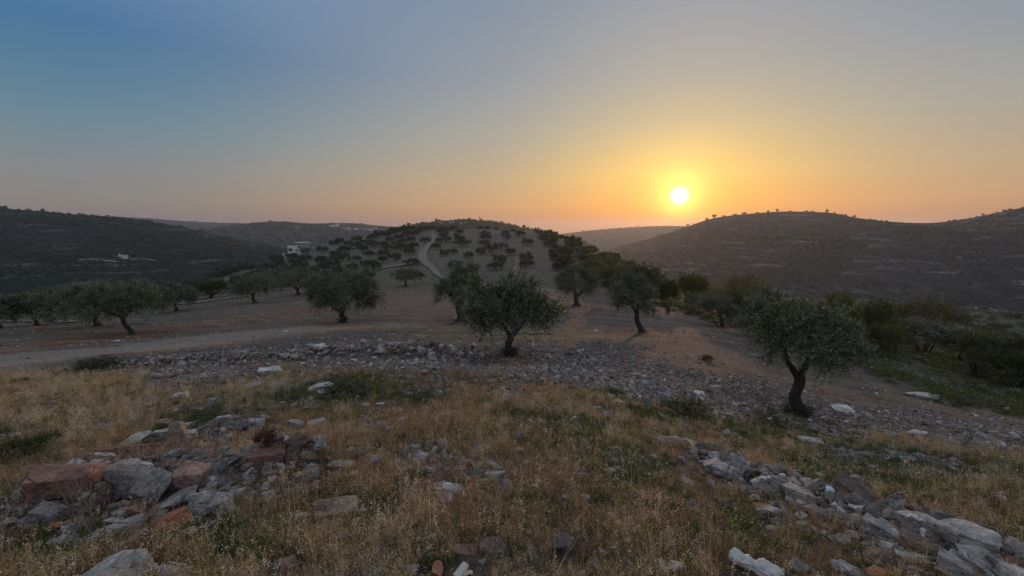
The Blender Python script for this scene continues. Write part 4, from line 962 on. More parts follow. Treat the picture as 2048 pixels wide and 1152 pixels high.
for o, p, colr, W in anon:
    d = [math.hypot(p[0] - q[1][0], p[1] - q[1][1]) if shorts.count(shorts[i]) == 1 else 1e9 for i, q in enumerate(land)]
    k_ = int(np.argmin(d)); byl.setdefault((k_, colr), []).append((d[k_], o, W))
ORDN = ['nearest', 'second nearest', 'third nearest', 'fourth nearest', 'fifth nearest', 'sixth nearest', 'seventh nearest', 'eighth nearest', 'ninth nearest', 'tenth nearest', 'eleventh nearest', 'twelfth nearest', 'thirteenth nearest']
for (k_, colr), lst in byl.items():
    for i, (d, o, W) in enumerate(sorted(lst, key=lambda q: q[0])):
        sz = 'small' if W < .12 else ('mid-sized' if W < .3 else 'large')
        lb = f'{sz} {colr} stone {ORDN[min(i, 12)]} to the {shorts[k_]}'; o['label'] = ' '.join(lb.split()[:16])

# ------------------------------------------------------------------ rubble of small stones
def cand(n, r0, r1, az=62, p=1.0, rg=rg):
    """random points between two distances; p = 1 even per metre of distance, 2 even per area"""
    u = rg.uniform(0, 1, n); r = (r0 ** p + u * (r1 ** p - r0 ** p)) ** (1 / p); a = rg.uniform(-R(az), R(az), n)
    return r * np.sin(a), r * np.cos(a)
def pxy(x, y):
    z = ground(x, y); a, b_, d = project(x, y, z); return a, b_, d, z
x, y = cand(150000, 8.5, 32, 60, 1.6); px, py, dep, z = pxy(x, y)
jx = 25 * fbm(x / 1.5, y / 1.5, 3, 61); jy = 12 * fbm(x / 1.5, y / 1.5, 3, 62)
w = soft_zone(px + jx, py + jy, ZONE['scree'], 14)
dm = np.minimum(seg_dist(x, y, _l1), seg_dist(x, y, _l2)); mound = np.exp(-(dm / .8) ** 2)
patch = np.clip(.75 + 1.4 * fbm(x / 2.2, y / 2.2, 3, 64), .12, 1)
keep = (rg.uniform(0, 1, len(x)) < np.maximum(w * patch * .95, mound * .95) * np.clip(12 / np.hypot(x, y), .5, 1.2))
x, y, z, mound = x[keep], y[keep], z[keep], mound[keep]
s = np.exp(rg.normal(-3.0, .58, len(x))) * (1 + .9 * mound * (rg.uniform(0, 1, len(x)) < .5)); s = np.clip(s, .03, .30)
sc3 = np.stack([s, s * rg.uniform(.6, 1, len(s)), s * rg.uniform(.45, .8, len(s))], -1)
z = z + mound * rg.uniform(-.02, .16, len(x)) + s * .12
n_rub = len(x)
scatter('rubble', np.stack([x, y, z], -1), zrot(len(x), rg, .4), sc3, rg.integers(0, 9, len(x)), RUB, 'grey and reddish field stones cleared into a low heap and strewn down the slope')
# small stones around the pile, along the line and through the grass
x, y = cand(60000, 1.4, 12, 60, 1.2); px, py, dep, z = pxy(x, y)
near_pile = np.exp(-(seg_dist(x, y, _l3) / .42) ** 2); near_line = np.exp(-(seg_dist(x, y, _l4) / .40) ** 2)
pz = np.clip(2.4 * fbm(x / .8, y / .8, 3, 71) - .35, 0, 1)
keep = rg.uniform(0, 1, len(x)) < np.maximum(np.maximum(near_pile * 1.0, near_line * .9), pz * .6 + .02)
x, y, z = x[keep], y[keep], z[keep]; nl = near_line[keep]
s = np.clip(np.exp(rg.normal(-3.15, .5, len(x))) * (1 + .5 * np.maximum(near_pile, near_line)[keep]), .015, .16)
sc3 = np.stack([s, s * rg.uniform(.6, 1, len(s)), s * rg.uniform(.45, .8, len(s))], -1)
scatter('small_stones', np.stack([x, y, z + s * .1 + nl * rg.uniform(0, .05, len(s))], -1), zrot(len(x), rg, .4), sc3, rg.integers(0, 9, len(x)), RUB, 'small broken stones among the grass and between the larger rocks', 'stuff')
# pebbles and pale clods over the ploughed field and slope
x, y = cand(60000, 12, 95, 60, 1.1); px, py, dep, z = pxy(x, y)
keep = rg.uniform(0, 1, len(x)) < np.clip(.45 + fbm(x / 5, y / 5, 3, 81), .1, 1) * np.clip(1.6 - np.hypot(x, y) / 70, .15, 1)
x, y, z = x[keep], y[keep], z[keep]; s = np.clip(np.exp(rg.normal(-2.9, .45, len(x))), .03, .22)
scatter('field_pebbles', np.stack([x, y, z + s * .1], -1), zrot(len(x), rg, .4), np.stack([s, s, s * .55], -1), rg.integers(0, 6, len(x)), RUBS, 'loose pebbles and clods on the bare field')

# ------------------------------------------------------------------ grass and herbs
def grass_mat(name, a_, b_, c_, trans=.3):
    m, t, b = material(name)
    ti = mn(t, 'ShaderNodeAttribute', attribute_name='tint').outputs[2]; oi = mn(t, 'ShaderNodeObjectInfo').outputs['Random']
    k = mn(t, 'ShaderNodeMath', {0: mn(t, 'ShaderNodeMath', {0: ti, 1: .55}, operation='MULTIPLY').outputs[0], 1: mn(t, 'ShaderNodeMath', {0: oi, 1: .5}, operation='MULTIPLY').outputs[0]}, operation='ADD').outputs[0]
    c = mramp(t, k, [(.05, a_), (.5, b_), (.95, c_)]); t.links.new(c, b.inputs['Base Color']); b.inputs['Roughness'].default_value = .7
    tr = mn(t, 'ShaderNodeBsdfTranslucent'); t.links.new(c, tr.inputs[0])
    ms = mn(t, 'ShaderNodeMixShader', {0: trans}); t.links.new(b.outputs[0], ms.inputs[1]); t.links.new(tr.outputs[0], ms.inputs[2])
    t.links.new(ms.outputs[0], t.nodes['Material Output'].inputs['Surface']); return m
g_rust = grass_mat('rusty_dry_grass', (.10, .048, .024), (.32, .165, .078), (.72, .53, .34))
g_straw = grass_mat('straw_dry_grass', (.17, .115, .055), (.46, .33, .165), (.82, .68, .46))
g_green = grass_mat('green_grass', (.07, .080, .022), (.17, .175, .055), (.36, .34, .13))
g_herb = grass_mat('dark_green_herbs', (.035, .052, .018), (.075, .095, .034), (.14, .155, .06))
g_white = grass_mat('whitish_seed_heads', (.5, .43, .31), (.68, .62, .5), (.85, .82, .74), .4)
g_yel = grass_mat('yellow_flowers', (.42, .30, .06), (.55, .42, .10), (.62, .52, .2), .3)
def blades(rg, n, H, spread, width, lean, seg=3):
    a = rg.uniform(0, 6.283, n); r = spread * np.sqrt(rg.uniform(0, 1, n)); B = np.stack([np.cos(a) * r, np.sin(a) * r, np.zeros(n)], -1)
    a2 = a + rg.normal(size=n) * .8; ln = np.abs(rg.normal(size=n)) * lean; Hn = H * rg.uniform(.55, 1.15, n); d = np.stack([np.cos(a2), np.sin(a2), np.zeros(n)], -1)
    sd_ = np.stack([-np.sin(a2), np.cos(a2), np.zeros(n)], -1); V = []
    cen = []
    for k in range(seg + 1):
        t = k / seg; c = B + d * (ln * Hn * (t ** 1.6))[:, None]; c[:, 2] = Hn * t * (1 - .35 * ln * t); w_ = width * (1 - .82 * t)
        V += [c - sd_ * w_, c + sd_ * w_]; cen.append(c)
    V = np.stack(V, 1); i = np.arange(n)[:, None] * (2 * (seg + 1)); Fc = []
    for k in range(seg): Fc.append(np.concatenate([i + 2 * k, i + 2 * k + 1, i + 2 * k + 3, i + 2 * k + 2], 1))
    return V.reshape(-1, 3), np.vstack(Fc), np.repeat(rg.uniform(0, 1, n), 2 * (seg + 1)), cen[-1], d
def tuft(seed, n, H, spread, width, lean, mat, heads=0, hmat=None, hl=.02, hfrac=.5):
    rg = np.random.default_rng(seed); V, Fq, T, tip, d = blades(rg, n, H, spread, width, lean)
    mi = np.zeros(len(Fq), int); mats = [mat]
    if heads:
        k = max(1, int(n * hfrac)); tp = np.repeat(tip[:k], heads, 0); nn = len(tp)
        tp = tp + rg.normal(size=(nn, 3)) * np.array([.010, .010, .018]) - np.array([0, 0, .01]); D = unit(rg.normal(size=(nn, 3)) * .6 + np.array([0, 0, -.4]))
        Vh, Fh = leaves(tp, D, hl * rg.uniform(.7, 1.3, nn), hl * rg.uniform(.16, .26, nn), rg)
        Fq = np.vstack([Fq, Fh + len(V)]); V = np.vstack([V, Vh]); T = np.concatenate([T, np.repeat(rg.uniform(0, 1, nn), 4)]); mi = np.concatenate([mi, np.ones(nn, int)]); mats.append(hmat or mat)
    me = mesh_from('tuft', V, Fq, mats, tint=T); me.polygons.foreach_set('material_index', mi.astype(np.int32)); return me
def herb(seed, n, H, Rr, leaf, mat, stems=0):
    rg = np.random.default_rng(seed); d = unit(rg.normal(size=(n, 3))); d[:, 2] = np.abs(d[:, 2]); q = rg.uniform(.3, 1, n)[:, None]
    B = d * q * np.array([Rr, Rr, H]); B *= (1 + .35 * fbm(d[:, :1] * 2 + seed, d[:, 1:2] * 2, 2, seed)); D = unit(d * .8 + rg.normal(size=(n, 3)) * .7 + np.array([0, 0, .25]))
    V, Fq = leaves(B, D, leaf * rg.uniform(.6, 1.4, n), leaf * rg.uniform(.18, .3, n), rg); return mesh_from('herb', V, Fq, [mat], tint=np.repeat(rg.uniform(0, 1, n), 4))
def flower(seed, n, mat, H=.16):
    rg = np.random.default_rng(seed); V, Fq, T, tip, d = blades(rg, n, H, .05, .0009, .4)
    mi = np.zeros(len(Fq), int); k = 6; tp = np.repeat(tip, k, 0); a = np.tile(np.arange(k) / k * 6.283, n); D = unit(np.stack([np.cos(a), np.sin(a), np.full(n * k, .5)], -1))
    Vh, Fh = leaves(tp, D, np.full(n * k, .009), np.full(n * k, .003), rg)
    me = mesh_from('flower', np.vstack([V, Vh]), np.vstack([Fq, Fh + len(V)]), [g_green, mat], tint=np.concatenate([T, np.repeat(rg.uniform(0, 1, n * k), 4)]))
    me.polygons.foreach_set('material_index', np.concatenate([mi, np.ones(n * k, int)]).astype(np.int32)); return me
G = {
 'rust': [tuft(600 + i, 26, .17 + .02 * i, .07, .0016, .45, g_rust, 4, g_rust if i % 2 else g_straw, .013, .6) for i in range(4)],
 'straw': [tuft(620 + i, 24, .20 + .03 * i, .06, .0015, .35, g_straw, 5, g_straw, .016, .6) for i in range(4)],
 'green': [tuft(640 + i, 34, .16 + .02 * i, .07, .0021, .5, g_green, 2, g_straw, .014, .25) for i in range(4)],
 'herb': [herb(660 + i, 230, .09, .12, .026, g_herb) for i in range(4)],
 'white': [tuft(680 + i, 7, .30, .05, .0016, .75, g_straw, 8, g_white, .017, .9) for i in range(3)],
 'long': [tuft(685 + i, 4, .42, .05, .0019, 1.0, g_straw, 5, g_white, .015, .8) for i in range(3)],
 'litter': [tuft(690 + i, 16, .05, .09, .0016, 2.4, g_rust if i % 2 else g_straw, 0) for i in range(3)],
 'yellow': [flower(700 + i, 12, g_yel, .12) for i in range(3)],
}
order = list(G); VAR = []; first = {}
for k_ in order: first[k_] = len(VAR); VAR += G[k_]
def in_rock(x, y):
    m = np.zeros(len(x), bool)
    for a, b_, c_ in rock_blocks:
        if c_ > .06: m |= (x - a) ** 2 + np.where(y < b_, .55, 1.3) * (y - b_) ** 2 < (c_ * 1.0) ** 2 + 0 * y
    return m
for _a, _b, _c in ((932, 1138, .10), (878, 1146, .10), (935, 1160, .12), (905, 1175, .12), (1505, 1140, .16), (1664, 1000, .12), (886, 948, .05), (1125, 1125, .1)):
    _q = hit(_a, _b); rock_blocks.append((_q[0], _q[1], _c))
ROADS = [line_of([(-260, 738), (0, 722), (300, 692), (600, 661)])]
# green shrub mats and dark clumps the photo shows: column, row, half width (px), half height (px)
GREENS = [(700, 775, 110, 22), (820, 800, 60, 12), (650, 800, 100, 20), (400, 835, 60, 14), (50, 905, 55, 24), (180, 742, 60, 10), (1240, 790, 45, 12), (1390, 820, 110, 20), (1560, 850, 110, 22), (1700, 950, 160, 40), (120, 1120, 130, 30), (440, 1075, 90, 40), (1150, 870, 60, 30), (560, 820, 50, 14), (600, 1010, 60, 25), (740, 1030, 50, 30), (480, 1120, 100, 25), (1260, 940, 90, 45), (1500, 1060, 70, 40)]
def green_w(px, py):
    w = np.zeros(len(px))
    for a, b_, c_, d_ in GREENS: w = np.maximum(w, np.exp(-((px - a) / c_) ** 2 - ((py - b_) / d_) ** 2))
    return w
def grass_layer(name, n, r0, r1, p, dens, smul, label, seed):
    rg = np.random.default_rng(seed); x, y = cand(n, r0, r1, 62, p, rg); px, py, dep, z = pxy(x, y); r = np.hypot(x, y)
    jx = 25 * fbm(x / 1.5, y / 1.5, 3, 61); jy = 12 * fbm(x / 1.5, y / 1.5, 3, 62)
    scree = np.maximum(soft_zone(px + jx, py + jy, ZONE['scree'], 14), np.exp(-(seg_dist(x, y, _l1) / 1.0) ** 2))
    pile = np.maximum(np.exp(-(seg_dist(x, y, _l3) / .55) ** 2), .8 * np.exp(-(seg_dist(x, y, _l4) / .30) ** 2))
    up = py < np.interp(px, [-600, 0, 250, 420, 600, 950, 1100, 1250, 1400, 1600, 1850, 2048, 2600], [745, 745, 742, 725, 735, 742, 750, 770, 800, 845, 880, 905, 940])     # beyond the near bank
    d_ = np.clip(.80 + 1.0 * fbm(x / .9, y / .9, 3, seed + 1), .12, 1) * dens
    d_ = d_ * (1 - .6 * np.clip(2.4 * fbm(x / .8, y / .8, 3, 71) - .35, 0, 1)); d_ = d_ * (1 - .93 * scree) * (1 - .9 * pile) * np.where(up, np.maximum(.06, .8 * soft_zone(px, py, ZONE['straw2'], 12)), 1)
    d_ = d_ * (1 - .75 * np.exp(-((px - 1040) / 170) ** 2 - ((py - 1135) / 34) ** 2)); keep = (rg.uniform(0, 1, n) < d_) & ~in_rock(x, y)
    x, y, z, px, py, r = x[keep], y[keep], z[keep], px[keep], py[keep], r[keep]; m = len(x)
    gw = np.clip(green_w(px + 20 * fbm(x / .5, y / .5, 2, 90), py) + soft_zone(px, py, ZONE['green'], 30) * .35 + .20 + .9 * np.clip(fbm(x / .9, y / .9, 3, 91), 0, 1), 0, 1)
    sw = np.clip(soft_zone(px, py, ZONE['straw'], 30) * .65 + .48 + 1.2 * fbm(x / 1.6, y / 1.6, 3, 92) + soft_zone(px, py, ZONE['straw2'], 12), 0, 1)
    sw = sw * (1 - .8 * soft_zone(px, py, ZONE['rustgrass'], 20)) * np.where(py > 930, .6, 1)
    u = rg.uniform(0, 1, m); u2 = rg.uniform(0, 1, m); kind = np.full(m, first['rust'])
    kind = np.where(u2 < sw, first['straw'], kind)
    kind = np.where(u < gw * .95, np.where(rg.uniform(0, 1, m) < .5 + .3 * gw, first['herb'], first['green']), kind)
    kind = np.where(rg.uniform(0, 1, m) < .05, first['white'], kind)
    kind = np.where(rg.uniform(0, 1, m) < .045, first['long'], kind)
    kind = np.where((rg.uniform(0, 1, m) < .14) & (py > 900), first['litter'], kind)
    yz = np.exp(-((px - 1480) / 260) ** 2 - ((py - 1060) / 90) ** 2) * .25 + .01
    kind = np.where(rg.uniform(0, 1, m) < yz, first['yellow'], kind)
    nv = {first[k]: len(G[k]) for k in order}; cnts = np.array([nv[v] for v in kind]); vid = kind + (rg.uniform(0, 1, m) * cnts).astype(int)
    s = rg.uniform(.5, 1.15, m) * smul * .82 * np.clip(.7 + .6 * vnoise(x / .9, y / .9, 95), .5, 1.3)
    scatter(name, np.stack([x, y, z - .01], -1), zrot(m, rg, .12), s, vid, VAR, label)
    return m
a1 = grass_layer('dry_grass', 30000, 1.05, 6.0, 1.0, .95, .72, 'rusty and straw-coloured dry grass with green herbs between the stones', 1001)
a2 = grass_layer('bank_grass', 34000, 5.5, 22, 1.15, .9, 1.0, 'dry grass and herbs on the bank down to the stone heap', 1002)
# short dry stubble on the field
x, y = cand(30000, 13, 100, 60, 1.2); px, py, dep, z = pxy(x, y); r = np.hypot(x, y)
scree = soft_zone(px, py, ZONE['scree'], 10); rd = np.exp(-(seg_dist(x, y, ROADS[0]) / 2.2) ** 2)
keep = rg.uniform(0, 1, len(x)) < np.clip(.25 + .9 * fbm(x / 4, y / 4, 3, 111), 0, .9) * (1 - scree) * (1 - rd)
x, y, z, r = x[keep], y[keep], z[keep], r[keep]; m = len(x)
vid = np.where(rg.uniform(0, 1, m) < .35, first['green'] + rg.integers(0, 4, m), np.where(rg.uniform(0, 1, m) < .5, first['straw'], first['rust']) + rg.integers(0, 4, m))
s = rg.uniform(.3, .75, m); scatter('field_stubble', np.stack([x, y, z - .01], -1), zrot(m, rg, .15), np.stack([s * 1.8, s * 1.8, s * .6], -1), vid, VAR, 'short dry stubble on the ploughed field')
# thorny cushions of the right slope and the hill
CU = [herb(720 + i, 170, .34, .5, .12, [m_bush_y, m_bush_y, m_bush_g, m_bush_d][i]) for i in range(4)]
x, y = cand(60000, 11, 110, 60, 1.3); px, py, dep, z = pxy(x, y)
w = soft_zone(px + 15 * fbm(x / 6, y / 6, 2, 121), py, ZONE['scrub'], 14) * np.clip(.55 + 1.2 * fbm(x / 4, y / 4, 3, 122), .05, 1)
keep = rg.uniform(0, 1, len(x)) < w * .42
x, y, z = x[keep], y[keep], z[keep]; m = len(x); s = rg.uniform(.35, 1.2, m) * np.clip(np.hypot(x, y) / 30, .6, 1.3)
scatter('scrub_cushions', np.stack([x, y, z], -1), zrot(m, rg, .1), np.stack([s, s, s * .8], -1), rg.integers(0, 4, m), CU, 'low thorny scrub cushions on the slope falling to the valley')

x, y = cand(60000, 60, 900, 62, 1.5); z = ground(x, y); keep = (z < -19) & (fbm(x / 25, y / 25, 3, 141) + rg.uniform(-.5, .5, len(x)) > -.1)
x, y, z = x[keep][:16000], y[keep][:16000], z[keep][:16000]; m = len(x); s = rg.uniform(.5, 2.2, m) * np.clip(np.hypot(x, y) / 200, .8, 1.6)
scatter('valley_scrub', np.stack([x, y, z], -1), zrot(m, rg, .1), np.stack([s, s, s * .8], -1), rg.integers(0, 4, m), [herb(760 + i, 90, .45, .6, .35, [m_bush_d, m_bush_y, m_bush_g, m_bush_d][i]) for i in range(4)], 'scrub in the valleys beside the olive hill')
# ------------------------------------------------------------------ scrub and woods on the hills
HV = [bush(740 + i, 3.0, 2.2, 16, 5, 4, .55, [m_bush_d, m_bush_d, m_bush_g, m_olive_far][i])[1] for i in range(4)]
WV = [bush(750 + i, 3.0, 3.6, 16, 5, 4, .7, m_bush_d)[1] for i in range(3)]
def hill_points(name, n, smin, seed, tmax=1.0):
    PX, T, Xh, Yf, Zh = hill_fun[name]; rg = np.random.default_rng(seed)
    lim = int(np.searchsorted(T, tmax)); i = rg.uniform(0, lim - 1.01, n); j = rg.uniform(0, len(PX) - 1.01, n)
    a = i.astype(int); b_ = j.astype(int); fi = i - a; fj = j - b_
    def s(A): return (A[a, b_] * (1 - fj) + A[a, b_ + 1] * fj) * (1 - fi) + (A[a + 1, b_] * (1 - fj) + A[a + 1, b_ + 1] * fj) * fi
    return s(Xh), s(Yf), s(Zh), rg
for nm, n, s0, s1, vs_, thr, lab in (('left_hill', 17000, .5, 1.5, HV, -.05, 'scattered scrub and small trees on the dark hill to the left'), ('right_hill', 24000, .4, 1.25, HV, .0, 'scattered scrub on the terraced hill under the sun'),
                            ('wooded_hill', 6000, 1.0, 1.9, WV, -1, 'wood covering the hill behind the olive hill'), ('village_hill', 5000, 1.0, 2.6, HV, -.05, 'trees and scrub on the far village hill'), ('far_left_ridge', 1500, 1.5, 4, HV, -.1, 'trees on the farthest ridge to the left'), ('far_right_ridge', 1500, 1.5, 4, HV, -.1, 'trees on the farthest ridge under the sun')):
    x, y, z, rg2 = hill_points(nm, n, 0, 900 + n, .985)
    keep = fbm(x / 45, z / 12, 4, 130 + n % 7) + rg2.uniform(-.35, .35, n) > thr
    x, y, z = x[keep], y[keep], z[keep]; m = len(x); s = rg2.uniform(s0, s1, m) * np.exp(rg2.normal(size=m) * .25)
    if nm == 'left_hill': s *= np.clip(y / 550, .55, 1.3)
    if nm == 'right_hill': s *= np.clip(y / 650, .5, 1.3)
    scatter(nm.replace('hill', 'hill').replace('ridge', 'ridge') + '_scrub' if nm != 'wooded_hill' else 'hilltop_wood', np.stack([x, y, z - .2], -1), zrot(m, rg2, .05), np.stack([s, s, s * rg2.uniform(.55, 1.0, m)], -1), rg2.integers(0, len(vs_), m), vs_, lab)

def crest_point(name, px):
    PX, T, Xh, Yf, Zh = hill_fun[name]; k = int(np.argmin(np.abs(PX - px))); i = int(np.searchsorted(T, 1.0)); i = min(i, len(T) - 1)
    return Xh[i, k], Yf[i, k], Zh[i, k]
def hill_hit(name, px, py):
    PX, T, Xh, Yf, Zh = hill_fun[name]; k = int(np.argmin(np.abs(PX - px))); lim = int(np.searchsorted(T, 1.0)) + 1
    _, rowp, _ = project(Xh[:lim, k], Yf[:lim, k], Zh[:lim, k]); i = int(np.argmin(np.abs(rowp - py))); return Xh[i, k], Yf[i, k], Zh[i, k]
def skyline(name, items, whose, grp):
    order_ = sorted(items)
    for i, (px, h, w) in enumerate(order_):
        p = crest_point(name, px); m = p[1] / F; v = BU['darkf'][i % 3]
        sz = 'small' if h < 5 else 'larger'
        put_bush(v, (p[0], p[1], p[2] - 1.6), i * 1.3, (w * m / 3 * .7, w * m / 3 * .7, (h * m * (.5 + .3 * (i % 3)) + 1.6) / 2.2), f'{sz} crest tree on the {whose}, {(ORD + ["sixteenth", "seventeenth", "eighteenth", "nineteenth", "twentieth"])[i]} from the left', grp, 'skyline_tree')
skyline('right_hill', [(1381, 5, 5), (1406, 6, 8), (1420, 7, 9), (1436, 5, 10), (1460, 4, 12), (1478, 4, 10), (1502, 4, 9), (1525, 6, 6), (1543, 5, 8), (1566, 4, 8), (1600, 4, 9), (1640, 6, 7), (1652, 5, 6), (1676, 4, 9), (1694, 4, 7), (1733, 4, 7), (1985, 8, 7), (1996, 6, 7), (1944, 4, 6), (1892, 4, 7)], 'terraced hill under the sun', 'trees on the crest of the right hill')
skyline('left_hill', [(28, 7, 9), (36, 5, 10), (8, 4, 9), (60, 4, 8), (84, 5, 8), (108, 6, 8), (142, 5, 9), (158, 6, 7), (180, 4, 9), (215, 4, 9), (262, 4, 9)], 'dark hill', 'trees on the crest of the left hill')
# ------------------------------------------------------------------ buildings
def flat_mat(name, c, rough=.85, var=.25, sc=1.5):
    m, t, b = material(name); n = noise(t, sc, 5, .65, mn(t, 'ShaderNodeTexCoord').outputs['Object'])
    t.links.new(mmix(t, 1.0, C4(c), mramp(t, n, [(.3, 1 - var), (.7, 1 + var)]), 'MULTIPLY'), b.inputs['Base Color']); b.inputs['Roughness'].default_value = rough
    bump(t, b, n, .2, .02); return m
m_white = flat_mat('white_plaster', (.62, .60, .56)); m_conc = flat_mat('grey_concrete', (.34, .33, .31)); m_dark = flat_mat('dark_opening', (.03, .032, .036), .3, .2)
m_glass = flat_mat('window_glass', (.03, .035, .045), .1, .1); m_metal = flat_mat('grey_metal', (.25, .25, .26), .4)
def box(bm, x0, x1, y0, y1, z0, z1):
    v = [bm.verts.new((x, y, z)) for x in (x0, x1) for y in (y0, y1) for z in (z0, z1)]
    for f in ((0, 1, 3, 2), (4, 6, 7, 5), (0, 4, 5, 1), (2, 3, 7, 6), (0, 2, 6, 4), (1, 5, 7, 3)): bm.faces.new([v[i] for i in f])
def boxes(name, lst, mat, parent=None, bevel=.0, **props):
    bm = bmesh.new()
    for b_ in lst: box(bm, *b_)
    bmesh.ops.recalc_face_normals(bm, faces=bm.faces[:])
    me = bpy.data.meshes.new(name); bm.to_mesh(me); bm.free(); me.materials.append(mat); return link(name, me, parent, **props)
def window(parent, x0, x1, z0, z1, y, div=1):
    f = .06; L_ = [(x0 - f, x1 + f, y - .10, y - .003, z0 - f, z0), (x0 - f, x1 + f, y - .10, y - .003, z1, z1 + f), (x0 - f, x0, y - .10, y - .003, z0, z1), (x1, x1 + f, y - .10, y - .003, z0, z1)]
    w = boxes('window', L_, m_white, parent); boxes('pane', [(x0, x1, y - .03, y - .004, z0, z1)], m_glass, w)
    if div > 1:
        for k in range(1, div):
            xm = x0 + (x1 - x0) * k / div; boxes('mullion', [(xm - .03, xm + .03, y - .08, y - .031, z0, z1)], m_white, w)
def wing(parent, name, x0, x1, y0, y1, z0, z1, mat): return boxes(name, [(x0, x1, y0, y1, z0, z1)], mat, parent)
# the house at the olive hill's left shoulder
p = hitr(603, 507, 215); p = drop(p, -.3); m = mpp(np.array(p)); u = m
H = empty('house', p, R(-14), label='pale flat-roofed house with a taller roofed tower at the left shoulder of the olive hill', category='house')
wing(H, 'wall', -32 * u, -6 * u, 0, 14 * u, 0, 17 * u, m_white)
wing(H, 'tower_wall', -6 * u + .004, 10 * u, -.8, 13 * u, 0, 24 * u, m_conc)
wing(H, 'tower_roof', -9 * u, 12 * u, -1.6, 14 * u, 24 * u + .003, 25.6 * u, m_white)
wing(H, 'parapet', -32.4 * u, -6.2 * u, -.08, .2, 17 * u + .003, 18.6 * u, m_white)
wing(H, 'roof_tank', -14 * u, -8 * u, 3 * u, 8 * u, 17 * u + .003, 20 * u, m_white)
wing(H, 'terrace_wall', -36 * u, 14 * u, -2.6, -1.7, -1.5, 3.2 * u, m_conc)
window(H, -30 * u, -20 * u, 7 * u, 13 * u, 0, 3); window(H, -13 * u, -8 * u, 7 * u, 11 * u, 0, 2); window(H, -1 * u, 3 * u, 13 * u, 18 * u, -.8, 1)
d_ = boxes('door', [(4 * u, 7 * u, -.86, -.803, 3.3 * u, 9.5 * u)], m_dark, H); boxes('handle', [(6.4 * u, 6.6 * u, -.92, -.861, 5.8 * u, 6.0 * u)], m_metal, d_)
p = drop(hitr(632, 500, 230), -.2); m2 = mpp(np.array(p))
S = empty('shed', p, R(10), label='small white-roofed shed just behind the flat-roofed house', category='shed')
wing(S, 'wall', -5 * m2, 6 * m2, 0, 4 * m2, 0, 6 * m2, m_conc)
bm = bmesh.new(); box(bm, -6 * m2, 7 * m2, -.4, 4.5 * m2, 6 * m2 + .003, 7 * m2)
for v in bm.verts:
    if v.co.x > 0: v.co.z += 2.2 * m2
me = bpy.data.meshes.new('roof'); bm.to_mesh(me); bm.free(); me.materials.append(m_white); link('roof', me, S)
# hut on the dark hill
a = hill_hit('left_hill', 251, 517); u = a[1] / F
H2 = empty('stone_hut', (a[0], a[1], a[2] - .5), R(8), label='small white hut with a stub chimney alone on the dark hill', category='hut')
wing(H2, 'wall', -5 * u, 8 * u, 0, 7 * u, 0, 7 * u, m_white); wing(H2, 'roof', -5.4 * u, 8.4 * u, -.3, 7.3 * u, 7 * u + .003, 7.6 * u, m_white); wing(H2, 'chimney', -5.2 * u, -3.8 * u, 1, 2, 7.6 * u + .003, 10.5 * u, m_white)
wing(H2, 'yard_wall', -14 * u, -5.5 * u, 0, .5, 5 * u, 6.2 * u, m_conc); boxes('door', [(-1 * u, 1 * u, -.06, -.003, 0, 4 * u)], m_dark, H2); window(H2, 4 * u, 5.6 * u, 3.4 * u, 5 * u, 0, 1)
def terr_band(name, pts, hill, w, lab):                        # bare pale ledge below the hut
    V = []
    for px, py in pts:
        q = hill_hit(hill, px, py); V.append(q)
    V = np.array(V); n = len(V); W = []
    for q in V: W += [q + np.array([0, -w, .25]), q + np.array([0, 0, 1.0]), q + np.array([0, w * .6, .3])]
    me = mesh_from(name, np.array(W), grid_faces(n, 3)[:, ::-1], [m_ledge], smooth=False); return link(name, me, kind='structure')
m_ledge = flat_mat('bare_ledge', (.23, .21, .17), .9, .45, .12)
terr_band('hillside_path', [(x_, 522 + 3 * math.sin(x_ / 17) + (x_ - 240) * .012) for x_ in range(168, 330, 6)], 'left_hill', 1.1, '')
# village on the far hill, mast, minaret
vb = [(600, 455, 12, 3, 'long low'), (668, 455, 9, 5, 'wide'), (680, 453, 5, 6, 'tall'), (692, 458, 6, 4, 'square'), (703, 459, 8, 4, 'wide'), (714, 460, 6, 4, 'square'), (722, 459, 7, 3, 'low'), (735, 460, 8, 3, 'long low'), (748, 462, 7, 5, 'pale'), (756, 461, 4, 7, 'narrow')]
for i, (px, py, w, h, adj) in enumerate(vb):
    a = hill_hit('village_hill', px, py); u = a[1] / F
    o = empty('village_house', (a[0], a[1] - 2, a[2] - 1), R((i * 37) % 30 - 15), label=f'{adj} pale village building on the far hill, {ORD[i]} from the left along the village', category='building', group='buildings of the far village')
    wing(o, 'wall', -w * u / 2, w * u / 2, 0, 10, 0, h * u, m_white if i % 3 else m_conc); wing(o, 'roof', -w * u / 2 - .3, w * u / 2 + .3, -.3, 10.3, h * u + .003, h * u + .5, m_conc)
    nw = max(1, int(w / 2.5))
    for k in range(nw):
        xc = (-w / 2 + (k + .5) * w / nw) * u; window(o, xc - .7, xc + .7, h * u * .45, h * u * .75, 0, 1)
a = hill_hit('village_hill', 694, 456); u = a[1] / F
ms = empty('radio_mast', (a[0], a[1], a[2] - 1), 0, label='thin lattice radio mast rising above the far village', category='mast')
tb = TB()
for k in range(3):
    an = k * 2.094; tb.tube([[math.cos(an) * 1.6, math.sin(an) * 1.6, 0], [math.cos(an) * .5, math.sin(an) * .5, 19 * u]], [.22, .16], 5)
ob = link('mast_legs', tb.mesh('mast_legs', [m_metal]), ms); ob['kind'] = 'stuff'
tb = TB()
for k in range(12):
    z0 = 19 * u * k / 12; r0 = 1.6 - 1.1 * k / 12; an = (k % 3) * 2.094; a2_ = an + 2.094
    tb.tube([[math.cos(an) * r0, math.sin(an) * r0, z0], [math.cos(a2_) * r0, math.sin(a2_) * r0, z0 + 19 * u / 12]], [.1, .1], 4)
